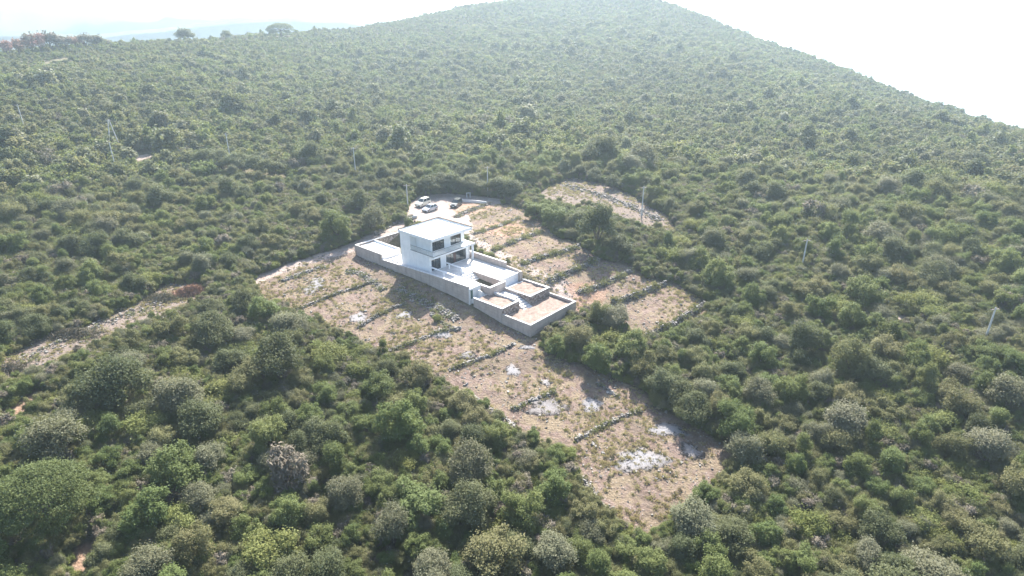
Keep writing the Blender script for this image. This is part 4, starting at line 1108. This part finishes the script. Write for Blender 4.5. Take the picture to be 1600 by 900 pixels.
# small things round the parking area
def small_things():
    a, b = hit(722, 315), hit(760, 319)
    d = math.atan2(b[1] - a[1], b[0] - a[0]); L = math.hypot(b[0] - a[0], b[1] - a[1])
    r = empty("block_wall", a, d); tag(r, "low white block wall behind the dark car at the parking edge", "wall")
    n = max(3, int(L / 0.62))
    for k in range(n):
        x, y = a[0] + math.cos(d) * (k + .5) * L / n, a[1] + math.sin(d) * (k + .5) * L / n
        z = float(gz(x, y)) - a[2]
        MB().box(k * L / n + 0.012, (k + 1) * L / n - 0.012, -0.12, 0.12, z - 0.3, z + 0.62).build("block", M['pale'], r)
    c = hit(732, 309); r = empty("trestle", c, 0.3); tag(r, "small white A-frame trestle standing by the block wall", "trestle")
    for s in (-1, 1):
        for e in (-1, 1): MB().tube([(e * .45, s * .4, -.05), (e * .45, 0, 1.2)], 0.045, 6).build("leg", M['white'], r)
    MB().box(-.6, .6, -.06, .06, 1.2, 1.3).build("crossbar", M['white'], r)
    c = hit(648, 346); r = empty("cement_mixer", c, 0.8); tag(r, "small grey cement mixer standing on the dirt behind the villa roof", "mixer")
    MB().tube([(-.55, 0, .75), (-.3, 0, .8), (.15, 0, .95), (.5, 0, 1.1), (.7, 0, 1.18)], [.18, .48, .52, .36, .26], 14).build("drum", M['coping'], r, smooth=True)
    for s in (-1, 1):
        MB().tube([(0.05, s * .56, .95), (-.3, s * .5, 0)], 0.035, 6).build("leg", M['metal'], r); MB().tube([(0.05, s * .56, .95), (.45, s * .5, 0)], 0.035, 6).build("leg", M['metal'], r)
        MB().disc((-.42, s * .58, .2), 'y', .2, .08, 12).build("wheel", M['tyre'], r)
    MB().box(-.75, -.35, -.2, .2, .35, .7).build("motor_box", M['metal'], r)
small_things()

# ------------------------------------------------------------------ poles and their wires
POLE_TOPS = []
def pole(top, base, lab, legs=1, cross=True):
    b = hit_above(base[0], base[1], 1.6)
    d = math.hypot(b[0], b[1])
    r = ray(*top); t = d / math.hypot(r[0], r[1]); zt = CAM_H + r[2] * t
    # keep it upright: use the ground point, take only the height from the top pixel
    h = max(5.0, zt - b[2])
    root = empty("utility_pole", b, 0.2); tag(root, lab, "utility pole", "power line poles across the scrub")
    if legs == 1:
        MB().tube([(0, 0, -0.5), (0, 0, h)], [0.17, 0.11], 8).build("shaft", M['pole'], root)
    else:
        for s in (-1, 1): MB().tube([(s * 1.5, 0, -0.5), (s * 0.12, 0, h)], [0.17, 0.11], 8).build("shaft", M['pole'], root)
        MB().box(-0.75, 0.75, -0.07, 0.07, h * 0.55, h * 0.55 + 0.14).build("brace", M['wood'], root)
    if cross:
        MB().box(-0.8, 0.8, -0.06, 0.06, h - 0.40, h - 0.28).build("crossarm", M['wood'], root)
        for q in (-0.7, 0, 0.7): MB().tube([(q, 0.0, h - 0.28 if q else h), (q, 0, h - 0.06 if q else h + 0.2)], 0.05, 6).build("insulator", M['insulator'], root)
    POLE_TOPS.append((b[0], b[1], b[2] + h + 0.05))
pole((27, 163), (37, 196), "pale pole on the wooded slope, farthest along the line from the villa")
pole((180, 186), (178, 222), "A-shaped double pole with two splayed legs on the slope", 2)
pole((170, 222), (180, 260), "single pale pole just below the A-shaped double pole")
pole((354, 208), (360, 250), "pale pole in front of the long dark shaded hedge of scrub")
pole((553, 230), (556, 272), "slim grey pole in the scrub above the dirt road")
pole((635, 288), (637, 318), "short grey pole in the scrub beside the parked cream white car")
pole((762, 260), (762, 298), "slim grey pole directly behind the parking area")
pole((1005, 291), (1003, 328), "pale pole standing on the broken gravel slope")
pole((1259, 373), (1254, 412), "pale leaning-looking pole in the scrub beyond the far plots")
pole((1555, 480), (1540, 528), "tall pale pole nearest the frame's right edge")
def wire(a, b, lab):
    a, b = np.array(a), np.array(b); root_pts = []
    for k in range(15):
        t = k / 14; p = a + (b - a) * t; p[2] -= 4 * 1.1 * t * (1 - t); root_pts.append(p)
    m = (a + b) / 2
    o = MB().tube([p - m for p in root_pts], 0.012, 4).build("overhead_wire", M['metal']); o.location = m
    tag(o, lab, "wire", "power line wires")
seq = [1, 2, 3, 4, 6, 7, 8, 9]
nm = {1: "the A-shaped pole", 2: "the pole just below it", 3: "the dark hedge pole", 4: "the dirt road pole", 6: "the parking area pole", 7: "the gravel slope pole", 8: "the far plots pole", 9: "the tallest pale pole"}
for i, j in zip(seq[:-1], seq[1:]): wire(POLE_TOPS[i], POLE_TOPS[j], f"thin wire from {nm[i] if i != 2 else 'the pole below the A-shaped pole'} to {nm[j]}")

# ------------------------------------------------------------------ counted trees and shrubs
KIND = {'oak': ("round_tree", "tree", "dark round tree"), 'green': ("green_shrub", "shrub", "fresh green shrub"), 'yellow': ("yellow_green_shrub", "shrub", "yellow-green shrub"),
        'silver': ("silver_tree", "tree", "silver-grey tree"), 'dull': ("olive_shrub", "shrub", "dull olive shrub"), 'twig': ("bare_shrub", "shrub", "bare grey-brown shrub"),
        'tallgreen': ("tall_shrub", "shrub", "tall green shrub"), 'pine': ("umbrella_pine", "tree", "broad fresh green umbrella pine")}
PLANTS = []      # (species, x, y, z, width, height factor, label or None)
def depth_of(x, y, z): return y * CP - (z - CAM_H) * SP
def on_skyline(px, ptop, wpx, toph):
    """a tree on the ridge whose top reaches the given pixel row"""
    q = ray(px, ptop); az = math.atan2(q[0], q[1]); d = float(np.interp(az, RIDGE_AZ, RIDGE_D)) - 6
    x, y = d * math.sin(az), d * math.cos(az); z = float(gz(x, y)); top = CAM_H + q[2] * d / math.hypot(q[0], q[1])
    w = wpx * d / FPX; return x, y, z, w, max(0.55, (top - z) / toph / w)
def plant_px(px, py, wpx, sp, lab=None, hf=1.0):
    w = 4.0
    for _ in range(3):
        x, y, z = hit_above(px, py, 0.5 * w * hf * TOPH[sp]); w = wpx * depth_of(x, y, z + w * .5) / FPX
    PLANTS.append((sp, x, y, z, w, hf, lab))
for a in [(70, 790, 150, 'pine', "broad fresh green umbrella pine at the near corner beside a sandy path", 1.0),
          (435, 562, 82, 'oak', "large dark round tree with greyish top just outside the burnt field", 1.05), (335, 515, 62, 'oak', "dark round tree between the cleared track and the burnt field", 1.0),
          (176, 600, 92, 'oak', "large dark round tree below the cleared track", 1.0), (277, 620, 66, 'silver', "silver-topped tree between two large dark trees", 1.1),
          (88, 692, 100, 'silver', "wide silver-grey tree directly behind the umbrella pine", 0.9), (418, 682, 66, 'green', "rounded pine-green tree with a bright rim amid the near scrub", 1.0),
          (486, 656, 48, 'green', "small rounded green tree beside the bright-rimmed one", 1.0), (626, 662, 78, 'green', "big rounded green tree near the field's middle edge", 1.0),
          (735, 728, 72, 'silver', "pale-topped tree above the dark shaded hollow", 1.1), (612, 822, 66, 'silver', "feathery silver-grey tree near the bottom centre", 1.1),
          (865, 868, 66, 'silver', "whitish-grey rounded shrub at the bottom edge below the field", 0.9), (735, 790, 80, 'oak', "dark tree in the shaded hollow below the pale-topped tree", 1.0),
          (1325, 660, 64, 'silver', "silver dome-shaped tree beside a bright green shrub", 1.0), (1365, 690, 36, 'tallgreen', "bright green upright shrub beside the silver dome-shaped tree", 1.2),
          (1535, 690, 66, 'silver', "grey-topped dark tree amid the scrub far from the villa", 1.0), (1495, 632, 54, 'dull', "grey-brown dome shrub up-slope of the grey-topped tree", 0.9),
          (1582, 622, 66, 'silver', "big grey tree near the frame's right edge", 1.0), (1455, 888, 90, 'silver', "pale silver mound at the bottom edge of the scrub", 0.7),
          (1530, 850, 66, 'dull', "greyish mound shrub near the bottom right corner", 0.9), (937, 350, 56, 'oak', "tall very dark tree closing the far terraced plots", 1.35),
          (905, 345, 44, 'oak', "dark tree in the row just beside the very dark tall tree", 0.8), (872, 338, 46, 'green', "green tree in the row above the far terraces", 0.75), (838, 330, 40, 'green', "green bushy tree at the start of the row near the parking area", 0.7),
          (968, 385, 44, 'oak', "dark tree below the very dark tall tree", 0.8), (935, 492, 40, 'dull', "feathery grey-green shrub beside the basin's outer corner", 1.2), (962, 500, 44, 'silver', "greyish tree next to the feathery shrub below the far plots", 1.1),
          (905, 528, 48, 'dull', "bushy olive shrub right below the concrete basin", 1.0), (870, 545, 34, 'green', "small green shrub at the basin's lowest corner", 1.0), (930, 560, 46, 'green', "fresh green shrub in the clump below the basin", 1.1),
          (985, 545, 50, 'green', "bright green tree in the clump between the two clearings", 1.1), (1040, 598, 50, 'oak', "dark tree shading the burnt field's upper edge", 1.1), (1005, 575, 44, 'dull', "olive tree over the burnt field's upper edge", 1.1),
          (1085, 640, 52, 'oak', "dark tree overhanging the broad white ash patch", 1.1), (1150, 660, 60, 'green', "green tree above the burnt field's rounded lower end", 1.1), (1165, 700, 56, 'silver', "grey-green tree touching the field's rounded lower end", 1.0),
          (682, 496, 13, 'yellow', "lone small yellowing shrub standing on the burnt field", 1.3), (380, 475, 40, 'oak', "dark tree at the field's highest corner", 1.2), (600, 545, 18, 'tallgreen', "slender young tree in front of the upper field", 1.3),
          (560, 400 - 85, 42, 'oak', "dark tree beside the dirt road behind the outbuilding", 1.0), (580, 345, 46, 'silver', "grey-green tree at the road bend behind the outbuilding", 1.0), (525, 355, 50, 'green', "green tree on the scrub edge above the dirt road", 1.0),
          (1520, 250, 48, 'oak', "broad dark clump high on the hill's far slope", 0.6)]:
    plant_px(*a)
for px, pt, wpx, sp, lab in ((286, 46, 32, 'oak', "isolated dark dome-shaped pine on the skyline"), (437, 38, 38, 'pine', "flat-topped spreading pine on the skyline"), (352, 47, 18, 'oak', "small dark tree on the skyline between the two pines"), (150, 58, 24, 'oak', "dark round tree just below the bare skyline trees")):
    x, y, z, w, hf = on_skyline(px, pt, wpx, TOPH[sp]); PLANTS.append((sp, x, y, z, w, hf, lab))
for k, (px, py) in enumerate([(672, 288), (692, 284), (712, 287), (738, 289), (772, 292), (800, 296)]): plant_px(px, py, 40, 'oak', f"{['first', 'second', 'third', 'fourth', 'fifth', 'last'][k]} dark tree of the hedge behind the parking area, counted from the cars", 0.8)
for k, (px, py) in enumerate([(318, 246), (345, 250), (372, 254), (398, 259), (425, 264)]): plant_px(px, py, 40, 'oak', f"{['first', 'second', 'third', 'fourth', 'last'][k]} dark tree of the shaded hedge on the slope, counted from its upper end", 0.8)
for k, (px, py) in enumerate([(905, 268), (930, 273), (958, 283)]): plant_px(px, py, 27, 'oak', f"{['first', 'middle', 'last'][k]} dark tree of the three above the gravel slope", 0.8)
# random fill of the near slopes
def species_pick(x, y, r_):
    a = _hash_noise(x, y, 14, 31); b = _hash_noise(x, y, 9, 32)
    p = np.array([0.16, 0.28, 0.19, 0.085, 0.20, 0.010, 0.06])
    names = ['oak', 'green', 'yellow', 'silver', 'dull', 'twig', 'tallgreen']
    w = p * np.exp(np.array([a * 0.9, -a * .5 + b * .8, b * 1.0, -b * .9, -a * .6 - b * .4, 0, 0]))
    return names[r_.choice(7, p=w / w.sum())]
def near_fill():
    r_ = np.random.default_rng(5)
    taken = [(p[1], p[2], p[4] * 0.5) for p in PLANTS]
    n = 9000
    d = np.sqrt(r_.uniform(36 ** 2, 118 ** 2, n)); az = r_.uniform(-0.76, 0.76, n)
    order = np.argsort(d + r_.uniform(0, 14, n)); out = []
    X, Y = d * np.sin(az), d * np.cos(az); Z = gz(X, Y)
    Wd = np.clip(r_.lognormal(math.log(3.3), 0.36, n), 1.7, 6.4)
    Wd *= np.clip(0.6 + sdf(PW['field2'], X, Y) / 12, 0.6, 1)
    ok = free(X, Y, Z, Wd, Wd * 0.9)
    T = np.array(taken)
    for i in order:
        if not ok[i]: continue
        dd = np.hypot(T[:, 0] - X[i], T[:, 1] - Y[i])
        if (dd < (T[:, 2] + Wd[i] * .5) * 0.63).any(): continue
        T = np.vstack([T, [X[i], Y[i], Wd[i] * .5]])
        sp = species_pick(float(X[i]), float(Y[i]), r_)
        w = Wd[i] * {'oak': 1.12, 'yellow': 0.95, 'tallgreen': 0.8, 'twig': 0.8}.get(sp, 1.0)
        out.append((sp, float(X[i]), float(Y[i]), float(Z[i]), float(w), float(r_.uniform(0.75, 1.1)), None))
    return out
NEAR = near_fill()
def view_size(p):
    px, py = project(p[1], p[2], p[3] + p[4] * .5)
    s = p[4] * FPX / depth_of(p[1], p[2], p[3])
    vis = (-s * .4 < px < 1600 + s * .4) and (-s * .4 < py < 900 + s * .5)
    return s if vis else -1
NEAR.sort(key=lambda p: -view_size(p))
N_COUNT = 250
COUNTED = PLANTS + [p for p in NEAR[:N_COUNT] if view_size(p) > 0]
REST = NEAR[N_COUNT:]
def region(px, py):
    if px < 270: cols = ("below the cleared track", "between cleared track and umbrella pine", "near the umbrella pine", "at the bottom edge near the umbrella pine")
    elif px < 520: cols = ("above the burnt field's corner", "between track and burnt field", "amid the near scrub left of the field", "at the bottom edge left of the field")
    elif px < 760: cols = ("along the burnt field's upper edge", "along the burnt field's middle edge", "near the dark hollow below mid field", "at the bottom edge below mid field")
    elif px < 1030: cols = ("around the concrete basin", "beside the burnt field", "along the field's lowest stone edge", "at the bottom edge under the field's tip")
    elif px < 1290: cols = ("between the far plots and the field", "above the field's rounded end", "just beyond the field's rounded end", "at the bottom edge beyond the field's tip")
    else: cols = ("around the nearest tall pole", "on the slope below the tall pole", "in deep scrub below the silver dome tree", "at the bottom edge of the right-hand scrub")
    return cols[0] if py < 560 else cols[1] if py < 680 else cols[2] if py < 800 else cols[3]
ORD = ["", "second", "third", "fourth", "fifth", "sixth", "seventh", "eighth", "ninth", "tenth", "eleventh", "twelfth", "thirteenth", "fourteenth", "fifteenth"]
buckets = {}
for i, p in enumerate(COUNTED):
    if p[6] is None:
        px, py = project(p[1], p[2], p[3] + p[4] * .6)
        buckets.setdefault((p[0], region(px, py)), []).append((px, i))
LABEL = {}
for (sp, reg), rows in buckets.items():
    rows.sort()
    for k, (px, i) in enumerate(rows):
        d = KIND[sp][2]
        LABEL[i] = f"{d} {reg}" if len(rows) == 1 else (f"leftmost {d} {reg}" if k == 0 else f"{ORD[min(k, 14)]} {d} from the left {reg}")
r_ = np.random.default_rng(9)
for i, (sp, x, y, z, w, hf, lab) in enumerate(COUNTED):
    nv = SPEC[sp][3]; cm, tm = PROTO[(sp, int(r_.integers(nv)))][:2]
    nme, cat, _ = KIND[sp]
    root = empty(nme, (x, y, z), float(r_.uniform(0, 6.28))); root.scale = (w * float(r_.uniform(0.9, 1.15)), w * float(r_.uniform(0.85, 1.2)), w * hf); root.rotation_euler.x, root.rotation_euler.y = float(r_.normal() * 0.07), float(r_.normal() * 0.07)
    tag(root, lab or LABEL[i], cat, "skyline trees" if y > 380 else "evergreen scrub trees around the clearing")
    link("trunk", tm, root); link("crown", cm, root)

# reddish bare trees on the left skyline
def bare_trees():
    r_ = np.random.default_rng(44)
    P, N = crown_cloud(r_, 'round', 900, 0.06); V, Q = leaf_quads(P, N, 0.05, r_, 5.0)
    cm = fast_mesh("bare_crown", V, Q, LEAF['red']); tm = trunk_mesh(r_, 'round', 1.0, 'bare').mesh("bare_trunk", M['bark'])
    P, N = crown_cloud(r_, 'round', 700, 0.06); V, Q = leaf_quads(P, N, 0.05, r_, 4.0)
    cg = fast_mesh("grey_bare_crown", V, Q, LEAF['twig'])
    spots = [(6, 68, 0, 22), (24, 66, 0, 24), (42, 60, 0, 26), (57, 57, 0, 24), (40, 50, 1, 20), (72, 50, 1, 30), (84, 55, 1, 28), (98, 58, 1, 24), (112, 62, 0, 24), (128, 54, 1, 26), (146, 56, 1, 24), (122, 66, 0, 18), (160, 62, 1, 18)]
    for k, (px, py, g, wpx) in enumerate(sorted(spots)):
        x, y, z, w, hf = on_skyline(px, py - wpx * .18, wpx * 0.85, 0.95)
        root = empty("bare_tree", (x, y, z), float(r_.uniform(0, 6.28))); root.scale = (w, w, w * hf)
        c = "greyish" if g else "reddish"
        tag(root, f"{'leftmost' if k == 0 else ORD[k] if k < 13 else 'last'} bare winter tree from the frame's left edge on the skyline, {c} twigs", "tree", "bare trees on the skyline")
        link("trunk", tm, root); link("crown", cg if g else cm, root)
bare_trees()

# ------------------------------------------------------------------ uncounted scrub, undergrowth, grass and field stones
def make_coll(name, objs):
    c = bpy.data.collections.new(name)
    for o in objs: c.objects.link(o)
    return c
# middle distance and the rest of the near slopes share the detailed crowns
names = ['oak', 'green', 'yellow', 'silver', 'dull', 'twig', 'tallgreen']
mid_objs, mid_of = [], {}
for sp in names:
    for k in range(SPEC[sp][3]):
        o = join_proto(f"scrub_{len(mid_objs):02d}_{sp}", sp, k); mid_of.setdefault(sp, []).append(len(mid_objs)); mid_objs.append(o)
mid_coll = make_coll("scrub_shapes", mid_objs)
far_objs, far_of = [], {}
for sp in names:
    st = SPEC[sp][0]
    for k in range(2):
        o = join_proto(f"far_{len(far_objs):02d}_{sp}", sp, k, 700, 0.098 if sp != 'twig' else 0.06, st); far_of.setdefault(sp, []).append(len(far_objs)); far_objs.append(o)
far_coll = make_coll("far_scrub_shapes", far_objs)

def hillside():
    r_ = np.random.default_rng(77)
    sp_ = 1.95
    xs, ys = np.meshgrid(np.arange(-600, 620, sp_), np.arange(30, 780, sp_ * 0.87))
    xs = xs + (np.arange(xs.shape[0]) % 2)[:, None] * sp_ / 2
    x = xs.ravel() + r_.uniform(-1, 1, xs.size) * sp_ * 0.55; y = ys.ravel() + r_.uniform(-1, 1, xs.size) * sp_ * 0.5
    d = np.hypot(x, y); az = np.arctan2(x, y)
    k = (d < ridge(x, y) + 70) & (np.abs(az) < 1.0) & (d > 34)
    x, y, d = x[k], y[k], d[k]; z = gz(x, y)
    w = np.clip(r_.lognormal(math.log(2.45), 0.36, len(x)), 1.5, 5.6) * (1 + 0.22 * _hash_noise(x, y, 26, 41))
    big = r_.uniform(size=len(x)) < 0.022
    w[big] *= 1.6
    w *= np.where(d > ridge(x, y) - 70, 0.68, 1.0)
    w[big & (d > ridge(x, y) - 110)] *= 0.6
    nc = np.where(d < 200)[0]
    edge = np.minimum(sdf(PW['field2'], x[nc], y[nc]), sdf(PW['road'], x[nc], y[nc]))
    w[nc] *= np.clip(0.5 + edge / 14, 0.5, 1)
    T = np.array([(p[1], p[2], p[4] * .5) for p in COUNTED])
    near = d < 125
    keep = np.ones(len(x), bool)
    # leave room for the counted ones
    idx = np.where(d < 560)[0]
    for i0 in range(0, len(idx), 4000):
        ii = idx[i0:i0 + 4000]
        dd = np.hypot(T[None, :, 0] - x[ii, None], T[None, :, 1] - y[ii, None]) / (T[None, :, 2] + w[ii, None] * .38)
        keep[ii] &= (dd.min(1) > 0.92)
    n1 = _hash_noise(x, y, 14, 31); n2 = _hash_noise(x, y, 9, 32); n3 = _hash_noise(x, y, 70, 33)
    keep &= free(x, y, z, w, w * 0.9)
    P = np.stack([0.15 * np.exp(n1 * .9), 0.30 * np.exp(-n1 * .5 + n2 * .8 + n3 * .4), 0.22 * np.exp(n2 + n3 * .8), 0.09 * np.exp(-n2 * .9 - n3 * .3), 0.18 * np.exp(-n1 * .6 - n2 * .4 - n3 * .3), np.full(len(x), 0.025), np.full(len(x), 0.03)], 1)
    P /= P.sum(1, keepdims=True)
    s = (P.cumsum(1) < r_.uniform(size=(len(x), 1))).sum(1).clip(0, 6)
    s[big] = np.where(r_.uniform(size=big.sum()) < .6, 0, 3)
    var = r_.integers(0, 100, len(x))
    split = d < 190
    for nm, m, of, coll, lab in (("mid_slope_scrub", keep & split, mid_of, mid_coll, "dense mixed evergreen scrub around and behind the clearing"), ("hillside_scrub", keep & ~split, far_of, far_coll, "dense evergreen scrub covering the whole far hill")):
        ids = np.array([of[names[a]][v % len(of[names[a]])] for a, v in zip(s[m], var[m])])
        scatter(nm, np.stack([x[m], y[m], z[m] - 0.1], 1), w[m], r_.uniform(0, 6.28, m.sum()), ids, coll, lab)
    return x, y
hillside()

def undergrowth():
    r_ = np.random.default_rng(78)
    n = 50000
    d = np.sqrt(r_.uniform(34 ** 2, 175 ** 2, n)); az = r_.uniform(-0.82, 0.82, n)
    x, y = d * np.sin(az), d * np.cos(az); z = gz(x, y)
    w = r_.uniform(0.8, 2.3, n)
    ok = np.ones(n, bool)
    for k in PW: ok &= sdf(PW[k], x, y) > 0.15
    u, v = plot_uv(x, y); ok &= ~((u > -23) & (u < 26.5) & (v > -2.5) & (v < 12.6))
    px, py = project(x, y, z + w * 0.6)
    for p in OPEN_PX[:6]: ok &= ~(in_poly(p, px, py) & (r_.uniform(size=n) < 0.9))
    s = r_.choice(7, n, p=[.08, .22, .25, .1, .27, .08, 0])
    ids = np.array([mid_of[names[a]][v % len(mid_of[names[a]])] for a, v in zip(s[ok], r_.integers(0, 100, ok.sum()))])
    scatter("undergrowth", np.stack([x[ok], y[ok], z[ok] - 0.1], 1), w[ok], r_.uniform(0, 6.28, ok.sum()), ids, mid_coll, "low bushy undergrowth between the trees")
undergrowth()

def field_litter():
    r_ = np.random.default_rng(80); rr = random.Random(80)
    so = []
    for k in range(5):
        me = new_mesh(f"field_stone_{k}", stone_shape(rr, 1.0), BOXF, M['rubble']); so.append(bpy.data.objects.new(f"field_stone_{k}", me))
    go = []
    for k in range(4):
        n = 40
        P = r_.normal(size=(n, 3)) * np.array([0.28, 0.28, 0.0]) + np.array([0, 0, 0.22]); P[:, 2] += r_.uniform(-.1, .15, n)
        N = r_.normal(size=(n, 3)) * np.array([1, 1, 0.25]); N /= np.linalg.norm(N, axis=1, keepdims=True)
        V, Q = leaf_quads(P, N, 0.16, r_, 3.2)
        go.append(bpy.data.objects.new(f"grass_tuft_{k}", fast_mesh(f"grass_tuft_{k}", V, Q, LEAF['straw' if k < 2 else ('weed' if k == 2 else 'twig')])))
    def spread(polys, n, per=None):
        xs, ys = [], []
        for nm in polys:
            p = PW[nm]; lo, hi = p.min(0), p.max(0); m = int(n * (hi - lo).prod() / 2500)
            x, y = r_.uniform(lo[0], hi[0], m), r_.uniform(lo[1], hi[1], m)
            k = sdf(p, x, y) < 0.6; xs.append(x[k]); ys.append(y[k])
        x, y = np.concatenate(xs), np.concatenate(ys); u, v = plot_uv(x, y)
        k = ~((u > -22.4) & (u < 25.8) & (v > -1.6) & (v < 11.8))
        return x[k], y[k]
    x, y = spread(['field', 'field2', 'gravel', 'track', 'sideyard'], 6500)
    k = r_.uniform(size=len(x)) < (0.35 + 0.65 * (_hash_noise(x, y, 5, 51) > 0.1)); x, y = x[k], y[k]
    s = np.clip(r_.lognormal(math.log(0.13), 0.5, len(x)), 0.05, 0.5)
    scatter("field_stones", np.stack([x, y, gz(x, y) + s * .15], 1), s, r_.uniform(0, 6.28, len(x)), r_.integers(0, 5, len(x)), make_coll("stone_shapes", so), "loose pale stones strewn over the cleared ground")
    x, y = spread(['field', 'field2', 'track', 'gravel'], 8500)
    a = _hash_noise(x, y, 6, 52) + 0.5 * _hash_noise(x, y, 2, 53)
    k = r_.uniform(size=len(x)) < np.clip(0.25 + 0.8 * a, 0.06, 1); x, y, a = x[k], y[k], a[k]
    wh = np.where(r_.uniform(size=len(x)) < 0.91, r_.integers(0, 2, len(x)), np.where(r_.uniform(size=len(x)) < .35, 2, 3))
    scatter("dry_grass", np.stack([x, y, gz(x, y) - 0.03], 1), r_.uniform(0.22, 0.7, len(x)), r_.uniform(0, 6.28, len(x)), wh, make_coll("tuft_shapes", go), "dry yellow grass and weeds over the cleared ground")
field_litter()

for o in list(bpy.data.objects):
    if "base" in o: del o["base"]
